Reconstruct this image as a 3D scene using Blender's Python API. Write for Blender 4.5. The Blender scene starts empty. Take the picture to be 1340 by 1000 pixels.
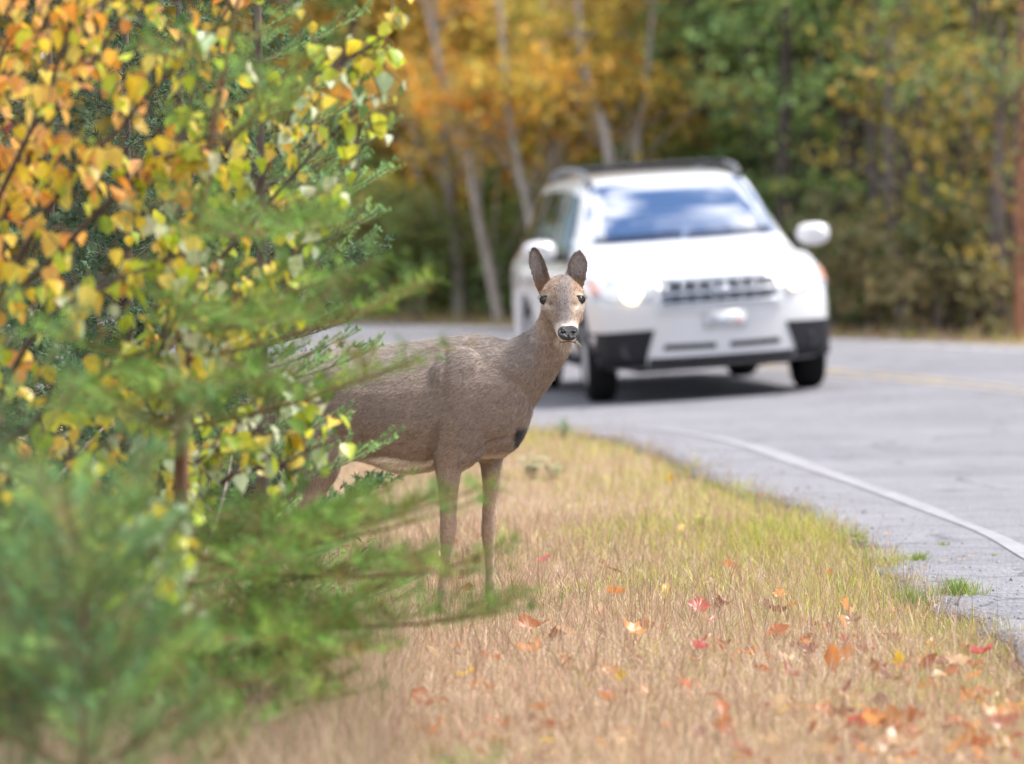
import bpy, bmesh, math, random
import numpy as np
from mathutils import Vector, Matrix
from mathutils.bvhtree import BVHTree

SC = bpy.context.scene
COL = SC.collection
R = math.radians
rng = np.random.default_rng(7)
random.seed(7)

# ------------------------------------------------------------------ camera, sky, sun, exposure
CAM_H = 1.39
FPX = 8492.0                      # focal length in pixels of a 1340 px wide frame
cam_d = bpy.data.cameras.new('camera')
cam = bpy.data.objects.new('camera', cam_d)
COL.objects.link(cam)
cam_d.sensor_width = 36.0
cam_d.lens = 36.0 * FPX / 1340.0
cam.location = (0, 0, CAM_H)
cam.rotation_euler = (R(90) - math.atan(238.0 / FPX), 0, 0)
cam_d.clip_start = 0.5
cam_d.clip_end = 1500
cam_d.dof.use_dof = True
cam_d.dof.focus_distance = 21.9
cam_d.dof.aperture_fstop = (36.0 * FPX / 1340.0 / 1000.0) / 0.064
cam_d.dof.aperture_blades = 9
SC.camera = cam

world = bpy.data.worlds.new('World')
SC.world = world
world.use_nodes = True
SUN_EL, SUN_AZ = R(60), R(80)    # azimuth measured clockwise from +Y
def build_world():
    nt = world.node_tree
    nt.nodes.clear()
    N, L = nt.nodes.new, nt.links.new
    out = N('ShaderNodeOutputWorld')
    bg = N('ShaderNodeBackground'); bg.inputs['Strength'].default_value = 0.075
    sky = N('ShaderNodeTexSky'); sky.sky_type = 'NISHITA'; sky.sun_disc = False
    sky.sun_elevation = SUN_EL; sky.sun_rotation = SUN_AZ
    sky.air_density = 1.0; sky.dust_density = 0.4; sky.ozone_density = 2.0
    tc = N('ShaderNodeTexCoord')
    mp = N('ShaderNodeMapping'); mp.inputs['Scale'].default_value = (1.0, 1.0, 2.2); mp.inputs['Location'].default_value = (2.35, .511, -.172)
    noi = N('ShaderNodeTexNoise'); noi.inputs['Scale'].default_value = 3.6
    noi.inputs['Detail'].default_value = 9; noi.inputs['Roughness'].default_value = 0.55
    ramp = N('ShaderNodeValToRGB')
    ramp.color_ramp.elements[0].position = 0.45; ramp.color_ramp.elements[1].position = 0.55
    mix = N('ShaderNodeMix'); mix.data_type = 'RGBA'
    mix.inputs[7].default_value = (13.0, 13.1, 13.6, 1)       # sunlit cloud
    L(tc.outputs['Generated'], mp.inputs['Vector']); L(mp.outputs[0], noi.inputs['Vector'])
    L(noi.outputs['Fac'], ramp.inputs[0]); L(ramp.outputs[0], mix.inputs[0])
    L(sky.outputs[0], mix.inputs[6]); L(mix.outputs[2], bg.inputs['Color'])
    L(bg.outputs[0], out.inputs['Surface'])
build_world()

sun_d = bpy.data.lights.new('sun', 'SUN')
sun_d.energy = 3.6; sun_d.angle = R(15); sun_d.color = (1.0, 0.95, 0.88)
sun = bpy.data.objects.new('sun', sun_d); COL.objects.link(sun)
_sd = Vector((math.sin(SUN_AZ) * math.cos(SUN_EL), math.cos(SUN_AZ) * math.cos(SUN_EL), math.sin(SUN_EL)))
sun.rotation_euler = (-_sd).to_track_quat('-Z', 'Y').to_euler()

SC.view_settings.view_transform = 'Standard'
SC.view_settings.look = 'None'
SC.view_settings.gamma = 1
SC.view_settings.use_curve_mapping = False
SC.view_settings.exposure = 1.28
SC.cycles.use_denoising = True
SC.cycles.max_bounces = 8
SC.cycles.sample_clamp_indirect = 8.0

# ------------------------------------------------------------------ helpers
def P(px, py, d):
    """world point that the photograph shows at (px, py) when it is d metres away"""
    return np.array([(px - 670.0) * d / FPX, d, CAM_H - (py - 262.0) * d / FPX])

def tag(o, label=None, cat=None, group=None, kind=None):
    if label: o['label'] = label
    if cat: o['category'] = cat
    if group: o['group'] = group
    if kind: o['kind'] = kind
    return o

def empty(name, loc=(0, 0, 0), rz=0.0):
    o = bpy.data.objects.new(name, None)
    COL.objects.link(o)
    o.location = loc; o.rotation_euler = (0, 0, rz)
    o.empty_display_size = 0.1
    return o

def arr_mesh(name, parts, smooth=True):
    """parts: list of (V[n,3], F[m,k], C[n,3] or None) -> mesh"""
    vs, cs, lv, lt = [], [], [], []
    off = 0; anyc = any(p[2] is not None for p in parts)
    for V, F, C in parts:
        V = np.asarray(V, dtype=np.float32).reshape(-1, 3)
        F = np.asarray(F, dtype=np.int32)
        if len(V) == 0 or len(F) == 0: continue
        vs.append(V)
        if anyc:
            cs.append(np.ones((len(V), 3), np.float32) * 0.5 if C is None else np.asarray(C, np.float32).reshape(-1, 3))
        lv.append((F + off).ravel()); lt.append(np.full(len(F), F.shape[1], np.int32))
        off += len(V)
    me = bpy.data.meshes.new(name)
    V = np.concatenate(vs); lv = np.concatenate(lv); lt = np.concatenate(lt)
    me.vertices.add(len(V)); me.vertices.foreach_set('co', V.ravel())
    me.loops.add(len(lv)); me.loops.foreach_set('vertex_index', lv)
    me.polygons.add(len(lt))
    ls = np.concatenate([[0], np.cumsum(lt)[:-1]]).astype(np.int32)
    me.polygons.foreach_set('loop_start', ls)
    try: me.polygons.foreach_set('loop_total', lt)
    except Exception: pass
    me.polygons.foreach_set('use_smooth', np.full(len(lt), smooth, dtype=bool))
    if anyc:
        C = np.concatenate(cs)
        a = me.attributes.new('Col', 'FLOAT_COLOR', 'POINT')
        a.data.foreach_set('color', np.concatenate([C, np.ones((len(C), 1), np.float32)], 1).ravel())
    me.update(calc_edges=True)
    return me

def link(name, me, mat=None, parent=None, loc=None):
    o = bpy.data.objects.new(name, me)
    COL.objects.link(o)
    if mat is not None and len(me.materials) == 0: me.materials.append(mat)
    if parent is not None: o.parent = parent
    if loc is not None: o.location = loc
    return o

def obj(name, parts, mat, parent=None, smooth=True, loc=None):
    return link(name, arr_mesh(name, parts, smooth), mat, parent, loc)

def unit(v):
    v = np.asarray(v, float)
    return v / np.maximum(np.linalg.norm(v, axis=-1, keepdims=True), 1e-9)

def catmull(pts, n):
    pts = np.asarray(pts, float)
    k = len(pts)
    t = np.linspace(0, k - 1, n)
    i = np.clip(t.astype(int), 0, k - 2); f = (t - i)[:, None]
    p0 = pts[np.maximum(i - 1, 0)]; p1 = pts[i]; p2 = pts[i + 1]; p3 = pts[np.minimum(i + 2, k - 1)]
    return 0.5 * (2 * p1 + (p2 - p0) * f + (2 * p0 - 5 * p1 + 4 * p2 - p3) * f ** 2 + (3 * p1 - p0 - 3 * p2 + p3) * f ** 3)

def tube(pts, radii, n=6, col=None):
    """tapered tube along a polyline -> (V, F, C)"""
    pts = np.asarray(pts, float); k = len(pts)
    radii = np.broadcast_to(np.asarray(radii, float), (k,))
    T = np.gradient(pts, axis=0); T = unit(T)
    up = np.array([0, 0, 1.0]) if abs(T[:, 2]).mean() < 0.8 else np.array([1.0, 0, 0])
    A = unit(np.cross(T, up)); B = np.cross(T, A)
    a = np.linspace(0, 2 * np.pi, n, endpoint=False)
    V = pts[:, None] + radii[:, None, None] * (np.cos(a)[None, :, None] * A[:, None] + np.sin(a)[None, :, None] * B[:, None])
    V = V.reshape(-1, 3)
    i = np.arange(k - 1)[:, None] * n; j = np.arange(n)[None]
    F = np.stack([i + j, i + (j + 1) % n, i + n + (j + 1) % n, i + n + j], -1).reshape(-1, 4)
    F2 = np.array([[ (k - 1) * n + q for q in range(n)]]) if False else None
    C = None if col is None else np.broadcast_to(np.asarray(col, float), (len(V), 3))
    return V, F, C

def loft(rings, cap=True):
    """list of closed rings (n,3) -> V,F (quads + cap fans as degenerate-free tris in a second part)"""
    rings = np.asarray(rings, float); k, n = rings.shape[:2]
    V = rings.reshape(-1, 3)
    i = np.arange(k - 1)[:, None] * n; j = np.arange(n)[None]
    F = np.stack([i + j, i + (j + 1) % n, i + n + (j + 1) % n, i + n + j], -1).reshape(-1, 4)
    parts = [(V, F, None)]
    if cap:
        for r, s in ((0, 1), (k - 1, -1)):
            ring = rings[r]; Vc = np.concatenate([ring, ring.mean(0, keepdims=True)])
            jj = np.arange(n)
            Fc = np.stack([(jj + 1) % n, jj, np.full(n, n)], -1)
            if s < 0: Fc = Fc[:, ::-1]
            parts.append((Vc, Fc, None))
    return parts

def box_part(c, s, rot=None):
    c = np.asarray(c, float); s = np.asarray(s, float) / 2
    V = np.array([[x, y, z] for x in (-1, 1) for y in (-1, 1) for z in (-1, 1)], float) * s
    if rot is not None: V = V @ np.asarray(rot).T
    F = np.array([[0, 1, 3, 2], [4, 6, 7, 5], [0, 4, 5, 1], [2, 3, 7, 6], [0, 2, 6, 4], [1, 5, 7, 3]])
    return V + c, F, None

def sphere_part(c, r, nu=14, nv=9):
    c = np.asarray(c, float); r = np.broadcast_to(np.asarray(r, float), (3,))
    th = np.linspace(0.02, np.pi - 0.02, nv); ph = np.linspace(0, 2 * np.pi, nu, endpoint=False)
    rings = [c + r * np.stack([np.sin(t) * np.cos(ph), np.sin(t) * np.sin(ph), np.full(nu, np.cos(t))], -1) for t in th[::-1]]
    return loft(rings)

# ------------------------------------------------------------------ materials
def _nodes(name):
    m = bpy.data.materials.new(name); m.use_nodes = True
    nt = m.node_tree; nt.nodes.clear()
    out = nt.nodes.new('ShaderNodeOutputMaterial')
    return m, nt, nt.nodes.new, nt.links.new, out

def mat_plain(name, color, rough=0.6, metal=0.0, spec=0.5, coat=0.0, var=0.0, scale=8.0, bump=0.0, emit=None, emit_s=0.0, rand=0.0):
    m, nt, N, L, out = _nodes(name)
    b = N('ShaderNodeBsdfPrincipled'); L(b.outputs[0], out.inputs[0])
    b.inputs['Base Color'].default_value = (*color, 1); b.inputs['Roughness'].default_value = rough
    b.inputs['Metallic'].default_value = metal; b.inputs['Specular IOR Level'].default_value = spec
    b.inputs['Coat Weight'].default_value = coat; b.inputs['Coat Roughness'].default_value = 0.04
    if emit: 
        b.inputs['Emission Color'].default_value = (*emit, 1); b.inputs['Emission Strength'].default_value = emit_s
    if var or bump:
        tc = N('ShaderNodeTexCoord'); n = N('ShaderNodeTexNoise'); n.inputs['Scale'].default_value = scale
        n.inputs['Detail'].default_value = 6
        L(tc.outputs['Object'], n.inputs['Vector'])
        if var:
            mr = N('ShaderNodeMapRange'); mr.inputs[1].default_value = 0.25; mr.inputs[2].default_value = 0.75
            mr.inputs[3].default_value = 1 - var; mr.inputs[4].default_value = 1 + var
            mx = N('ShaderNodeMix'); mx.data_type = 'RGBA'; mx.blend_type = 'MULTIPLY'; mx.inputs[0].default_value = 1
            mx.inputs[6].default_value = (*color, 1)
            L(n.outputs['Fac'], mr.inputs[0]); L(mr.outputs[0], mx.inputs[7]); L(mx.outputs[2], b.inputs['Base Color'])
        if bump:
            bp = N('ShaderNodeBump'); bp.inputs['Strength'].default_value = bump; bp.inputs['Distance'].default_value = 0.02
            L(n.outputs['Fac'], bp.inputs['Height']); L(bp.outputs[0], b.inputs['Normal'])
    return m

def mat_vcol(name, rough=0.7, spec=0.3, trans=0.0, sheen=0.0, jitter=0.0, noise=0.0, nscale=40.0, bump=0.0):
    """the thing's own colours come from the mesh's Col attribute"""
    m, nt, N, L, out = _nodes(name)
    b = N('ShaderNodeBsdfPrincipled')
    b.inputs['Roughness'].default_value = rough; b.inputs['Specular IOR Level'].default_value = spec
    b.inputs['Sheen Weight'].default_value = sheen
    a = N('ShaderNodeAttribute'); a.attribute_name = 'Col'
    c = a.outputs['Color']
    if jitter:
        oi = N('ShaderNodeObjectInfo'); mr = N('ShaderNodeMapRange')
        mr.inputs[3].default_value = 1 - jitter; mr.inputs[4].default_value = 1 + jitter
        hs = N('ShaderNodeHueSaturation')
        L(oi.outputs['Random'], mr.inputs[0]); L(mr.outputs[0], hs.inputs['Value']); L(c, hs.inputs['Color']); c = hs.outputs[0]
    if noise or bump:
        tc = N('ShaderNodeTexCoord'); n = N('ShaderNodeTexNoise'); n.inputs['Scale'].default_value = nscale; n.inputs['Detail'].default_value = 5
        L(tc.outputs['Object'], n.inputs['Vector'])
        if noise:
            mr = N('ShaderNodeMapRange'); mr.inputs[1].default_value = 0.25; mr.inputs[2].default_value = 0.75
            mr.inputs[3].default_value = 1 - noise; mr.inputs[4].default_value = 1 + noise
            mx = N('ShaderNodeMix'); mx.data_type = 'RGBA'; mx.blend_type = 'MULTIPLY'; mx.inputs[0].default_value = 1
            L(n.outputs['Fac'], mr.inputs[0]); L(c, mx.inputs[6]); L(mr.outputs[0], mx.inputs[7]); c = mx.outputs[2]
        if bump:
            bp = N('ShaderNodeBump'); bp.inputs['Strength'].default_value = bump; bp.inputs['Distance'].default_value = 0.004
            L(n.outputs['Fac'], bp.inputs['Height']); L(bp.outputs[0], b.inputs['Normal'])
    L(c, b.inputs['Base Color'])
    if trans:
        t = N('ShaderNodeBsdfTranslucent'); ms = N('ShaderNodeMixShader'); ms.inputs[0].default_value = trans
        L(c, t.inputs['Color']); L(b.outputs[0], ms.inputs[1]); L(t.outputs[0], ms.inputs[2]); L(ms.outputs[0], out.inputs[0])
    else:
        L(b.outputs[0], out.inputs[0])
    return m

MAT_LEAF = mat_vcol('leaf', 0.38, 0.5, trans=0.45, jitter=0.12, noise=0.12, nscale=60)
MAT_LEAFMASS = mat_vcol('leaf_mass', 0.55, 0.3, trans=0.45)
MAT_NEEDLE = mat_vcol('needles', 0.6, 0.15, trans=0.22)
MAT_GRASS = mat_vcol('grass', 0.6, 0.3, trans=0.3)
MAT_BARK = mat_vcol('bark', 0.85, 0.2, noise=0.45, nscale=14, bump=0.8)

def smooth01(x, a, b):
    t = np.clip((np.asarray(x, float) - a) / (b - a), 0, 1)
    return t * t * (3 - 2 * t)
def vnoise(x, y, s=1.0, seed=0):
    """cheap smooth 2-D noise in about -1..1"""
    r = np.random.default_rng(100 + seed); o = 0
    for k in range(6):
        a = r.uniform(0, 6.28); f = s * (1.0 + 0.55 * k) * r.uniform(0.7, 1.3)
        o = o + np.sin(f * (x * math.cos(a) + y * math.sin(a)) + r.uniform(0, 6.28)) / (1 + 0.5 * k)
    return o / 2.2
# ------------------------------------------------------------------ road and ground
EDGE_PTS = [(1.9, -30), (1.85, -12), (1.75, 4), (1.58, 15), (1.49, 20), (1.42, 22.5), (1.31, 27), (1.03, 31.4), (.46, 38),
            (-.86, 45), (-2.95, 52), (-6.7, 59), (-11.6, 65), (-18.5, 70.5), (-27, 75), (-40, 80), (-60, 85), (-90, 90)]
EDGE = catmull(EDGE_PTS, 340)
_T = unit(np.gradient(EDGE, axis=0)); EDGE_N = np.stack([_T[:, 1], -_T[:, 0]], -1)
BANKW = smooth01(EDGE[:, 1], 36.5, 46.5)
ROAD_W = 7.7
def road_n(x, y):
    """signed distance from the pavement edge (positive on the road) and bank weight"""
    x = np.asarray(x, float).ravel(); y = np.asarray(y, float).ravel()
    n = np.empty(len(x)); w = np.empty(len(x))
    for s in range(0, len(x), 20000):
        X = x[s:s + 20000, None]; Y = y[s:s + 20000, None]
        d = (X - EDGE[None, :, 0]) ** 2 + (Y - EDGE[None, :, 1]) ** 2
        i = d.argmin(1)
        dx = X[:, 0] - EDGE[i, 0]; dy = Y[:, 0] - EDGE[i, 1]
        nn = dx * EDGE_N[i, 0] + dy * EDGE_N[i, 1]
        far = np.abs(nn) > 3
        dist = np.sqrt(d[np.arange(len(i)), i])
        n[s:s + 20000] = np.where(far, np.sign(nn) * dist, nn); w[s:s + 20000] = BANKW[i]
    return n, w
def road_z(n, w):
    c = np.clip(n, 0, ROAD_W)
    return w * (0.066 * (np.minimum(c, 4.2) - 3.3) + 0.022 * np.maximum(c - 4.2, 0))
def ground_z(x, y):
    n, w = road_n(x, y)
    z = road_z(n, w)
    z = np.where(n < 0, z * np.exp(np.clip(n, -60, 0) / 4.0), z)
    out = smooth01(-n, 0.3, 2.0)
    z = z + out * 0.022 * vnoise(np.asarray(x).ravel(), np.asarray(y).ravel(), 1.3, 3)
    f = np.clip(n - ROAD_W, 0, 60)
    z = z + 0.02 * np.minimum(f, 8) + 0.05 * np.clip(f - 8, 0, 60) + smooth01(f, 1, 6) * 0.12 * vnoise(np.asarray(x).ravel(), np.asarray(y).ravel(), .5, 5)
    return z
def gz(x, y):
    return float(ground_z([x], [y])[0])
def G(px, py):
    """ground point seen at (px, py)"""
    z = 0.0
    for _ in range(6):
        d = (CAM_H - z) * FPX / (py - 262.0); x = (px - 670.0) * d / FPX; z = gz(x, d)
    return np.array([x, d, z])

def build_ground():
    xs = np.unique(np.concatenate([np.linspace(-260, -12, 40), np.linspace(-12, 14, 91), np.linspace(14, 260, 40)]))
    ys = np.unique(np.concatenate([np.linspace(-120, 6, 24), np.linspace(6, 90, 190), np.linspace(90, 420, 40)]))
    X, Y = np.meshgrid(xs, ys)
    n, w = road_n(X, Y)
    Z = ground_z(X, Y)
    Z = np.where((n > 0.05) & (n < ROAD_W - .05), Z - 0.06, Z)
    V = np.stack([X.ravel(), Y.ravel(), Z], -1)
    nx = len(xs)
    i = (np.arange(len(ys) - 1)[:, None] * nx + np.arange(nx - 1)[None]).ravel()
    F = np.stack([i, i + 1, i + nx + 1, i + nx], -1)
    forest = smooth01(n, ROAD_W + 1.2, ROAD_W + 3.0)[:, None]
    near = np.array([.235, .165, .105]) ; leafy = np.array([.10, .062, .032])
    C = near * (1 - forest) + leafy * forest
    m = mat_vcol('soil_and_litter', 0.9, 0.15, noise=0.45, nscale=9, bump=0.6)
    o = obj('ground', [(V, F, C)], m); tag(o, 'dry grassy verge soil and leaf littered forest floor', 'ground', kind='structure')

def ribbon(n0, n1, s0, s1, ds, ncol, dz, rag=0.0, skirt=0.0, wob=0.0):
    seg = np.concatenate([[0], np.cumsum(np.linalg.norm(np.diff(EDGE, axis=0), axis=1))])
    S = np.arange(s0, s1, ds)
    ex = np.interp(S, seg, EDGE[:, 0]); ey = np.interp(S, seg, EDGE[:, 1])
    nx = np.interp(S, seg, EDGE_N[:, 0]); ny = np.interp(S, seg, EDGE_N[:, 1])
    l = np.hypot(nx, ny); nx /= l; ny /= l
    w = np.interp(S, seg, BANKW)
    t = np.linspace(0, 1, ncol)
    a = n0 + rag * (vnoise(S, S * 0, 1.6, 11) * .6 + vnoise(S, S * 0, 6.5, 12) * .5 + vnoise(S, S * 0, 21, 13) * .25)
    a = a + wob * vnoise(S, S * 0, .8, 15)
    b = n1 + wob * vnoise(S, S * 0, .9, 16)
    Nn = a[:, None] + (b - a)[:, None] * t[None] ** (1.6 if ncol > 6 else 1)
    Z = road_z(Nn, w[:, None]) + dz
    X = ex[:, None] + Nn * nx[:, None]; Y = ey[:, None] + Nn * ny[:, None]
    V = np.stack([X, Y, Z], -1)
    if skirt:
        v0 = V[:, :1].copy(); v0[..., 2] -= skirt; v1 = V[:, -1:].copy(); v1[..., 2] -= skirt
        V = np.concatenate([v0, V, v1], 1)
    k, c = V.shape[:2]
    i = (np.arange(k - 1)[:, None] * c + np.arange(c - 1)[None]).ravel()
    F = np.stack([i, i + 1, i + c + 1, i + c], -1)
    return V.reshape(-1, 3), F, None

def mat_asphalt():
    m, nt, N, L, out = _nodes('asphalt')
    b = N('ShaderNodeBsdfPrincipled'); L(b.outputs[0], out.inputs[0])
    b.inputs['Roughness'].default_value = 0.85; b.inputs['Specular IOR Level'].default_value = 0.3
    tc = N('ShaderNodeTexCoord')
    def noise(s, d=4, r=.6):
        n = N('ShaderNodeTexNoise'); n.inputs['Scale'].default_value = s; n.inputs['Detail'].default_value = d; n.inputs['Roughness'].default_value = r
        L(tc.outputs['Object'], n.inputs['Vector']); return n.outputs['Fac']
    big = noise(.5, 5); fine = noise(70, 3, .8); mid = noise(7, 4)
    vo = N('ShaderNodeTexVoronoi'); vo.feature = 'F1'; vo.inputs['Scale'].default_value = 55
    L(tc.outputs['Object'], vo.inputs['Vector'])
    r1 = N('ShaderNodeValToRGB'); L(big, r1.inputs[0])
    r1.color_ramp.elements[0].position = .3; r1.color_ramp.elements[0].color = (.140, .138, .156, 1)
    r1.color_ramp.elements[1].position = .7; r1.color_ramp.elements[1].color = (.20, .196, .216, 1)
    mr = N('ShaderNodeMapRange'); L(fine, mr.inputs[0]); mr.inputs[1].default_value = .3; mr.inputs[2].default_value = .7; mr.inputs[3].default_value = .6; mr.inputs[4].default_value = 1.4
    mx = N('ShaderNodeMix'); mx.data_type = 'RGBA'; mx.blend_type = 'MULTIPLY'; mx.inputs[0].default_value = 1
    L(r1.outputs[0], mx.inputs[6]); L(mr.outputs[0], mx.inputs[7])
    mr2 = N('ShaderNodeMapRange'); L(mid, mr2.inputs[0]); mr2.inputs[1].default_value = .3; mr2.inputs[2].default_value = .7; mr2.inputs[3].default_value = .86; mr2.inputs[4].default_value = 1.14
    mx2 = N('ShaderNodeMix'); mx2.data_type = 'RGBA'; mx2.blend_type = 'MULTIPLY'; mx2.inputs[0].default_value = 1
    L(mx.outputs[2], mx2.inputs[6]); L(mr2.outputs[0], mx2.inputs[7])
    # cracks
    wv = N('ShaderNodeTexNoise'); wv.inputs['Scale'].default_value = 2.2; wv.inputs['Detail'].default_value = 4; L(tc.outputs['Object'], wv.inputs['Vector'])
    ad = N('ShaderNodeMix'); ad.data_type = 'RGBA'; ad.blend_type = 'ADD'; ad.inputs[0].default_value = .55
    L(tc.outputs['Object'], ad.inputs[6]); L(wv.outputs['Color'], ad.inputs[7])
    vc = N('ShaderNodeTexVoronoi'); vc.feature = 'DISTANCE_TO_EDGE'; vc.inputs['Scale'].default_value = .62; L(ad.outputs[2], vc.inputs['Vector'])
    rc = N('ShaderNodeMapRange'); L(vc.outputs['Distance'], rc.inputs[0]); rc.inputs[1].default_value = .003; rc.inputs[2].default_value = .012
    rc.inputs[3].default_value = .5; rc.inputs[4].default_value = 1
    mx3 = N('ShaderNodeMix'); mx3.data_type = 'RGBA'; mx3.blend_type = 'MULTIPLY'; mx3.inputs[0].default_value = 1
    L(mx2.outputs[2], mx3.inputs[6]); L(rc.outputs[0], mx3.inputs[7])
    L(mx3.outputs[2], b.inputs['Base Color'])
    bp = N('ShaderNodeBump'); bp.inputs['Strength'].default_value = 1.0; bp.inputs['Distance'].default_value = .012
    mlt = N('ShaderNodeMath'); mlt.operation = 'MULTIPLY'; L(vo.outputs['Distance'], mlt.inputs[0]); L(rc.outputs[0], mlt.inputs[1])
    L(mlt.outputs[0], bp.inputs['Height']); L(bp.outputs[0], b.inputs['Normal'])
    return m

def mat_paint(name, col, keep, under=(.20, .193, .21)):
    """worn road paint: the asphalt shows where it has rubbed off"""
    m, nt, N, L, out = _nodes(name)
    b = N('ShaderNodeBsdfPrincipled'); L(b.outputs[0], out.inputs[0]); b.inputs['Roughness'].default_value = .8
    tc = N('ShaderNodeTexCoord'); n = N('ShaderNodeTexNoise'); n.inputs['Scale'].default_value = 7; n.inputs['Detail'].default_value = 10; n.inputs['Roughness'].default_value = .75
    L(tc.outputs['Object'], n.inputs['Vector'])
    r = N('ShaderNodeValToRGB'); r.color_ramp.elements[0].position = keep - .06; r.color_ramp.elements[1].position = keep + .06
    r.color_ramp.elements[0].color = (*col, 1); r.color_ramp.elements[1].color = (*under, 1)
    L(n.outputs['Fac'], r.inputs[0]); L(r.outputs[0], b.inputs['Base Color'])
    return m

def build_road():
    o = obj('road', [ribbon(0, ROAD_W, 2, 235, .15, 16, .03, rag=.10, skirt=.09)], mat_asphalt())
    tag(o, 'weathered grey asphalt road curving away to the left', 'road', kind='structure')
    o = obj('edge_line', [ribbon(.55, .65, 2, 235, .1, 3, .034, wob=.025)], mat_paint('worn_white_paint', (.225, .22, .24), .50, (.172, .168, .187)))
    tag(o, 'worn white edge line on the near side of the road', 'road marking', kind='structure')
    y = mat_paint('worn_yellow_paint', (.40, .31, .17), .48, (.20, .196, .215))
    o = obj('centre_line', [ribbon(4.05, 4.16, 2, 235, .3, 3, .034), ribbon(4.27, 4.38, 2, 235, .3, 3, .034)], y)
    tag(o, 'double yellow centre line along the road', 'road marking', kind='structure')
    o = obj('far_edge_line', [ribbon(7.1, 7.22, 2, 235, .3, 3, .034)], mat_paint('worn_white_paint_far', (.5, .5, .5), .5))
    tag(o, 'worn white edge line on the far side of the road', 'road marking', kind='structure')

build_ground(); build_road()

# ------------------------------------------------------------------ grass
def blades(x, y, z, h, w, col, lean=.35, curl=.5, tipcol=None, r=None):
    """tapered curved blades, 5 vertices and 3 triangles each"""
    r = r or rng
    k = len(x); a = r.uniform(0, 6.283, k); b = r.uniform(0, 6.283, k)
    ln = np.abs(r.normal(0, lean, k)); cu = r.uniform(0, curl, k)
    D = np.stack([np.cos(a), np.sin(a)], -1); S = np.stack([np.cos(b), np.sin(b)], -1) * (w / 2)[:, None]
    base = np.stack([x, y, z - .01], -1)
    def at(t, e):
        hor = (np.sin(ln) * t + cu * t * t * .6) * h
        v = np.cos(np.minimum(ln, 1.35)) * t * h * (1 - .25 * cu * t)
        q = base.copy(); q[:, :2] += D * hor[:, None]; q[:, 2] += v
        q0 = q.copy(); q0[:, :2] -= S * e; q1 = q.copy(); q1[:, :2] += S * e
        return q0, q1
    a0, a1 = at(0, 1); b0, b1 = at(.55, .8); c0, _ = at(1, 0)
    V = np.stack([a0, a1, b0, b1, c0], 1).reshape(-1, 3)
    i = (np.arange(k) * 5)[:, None]
    F = np.concatenate([i + [0, 1, 3], i + [0, 3, 2], i + [2, 3, 4]], 0)
    tc = col if tipcol is None else tipcol
    C = np.stack([col, col, (col + tc) / 2, (col + tc) / 2, tc], 1).reshape(-1, 3)
    return V, F, C

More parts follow.
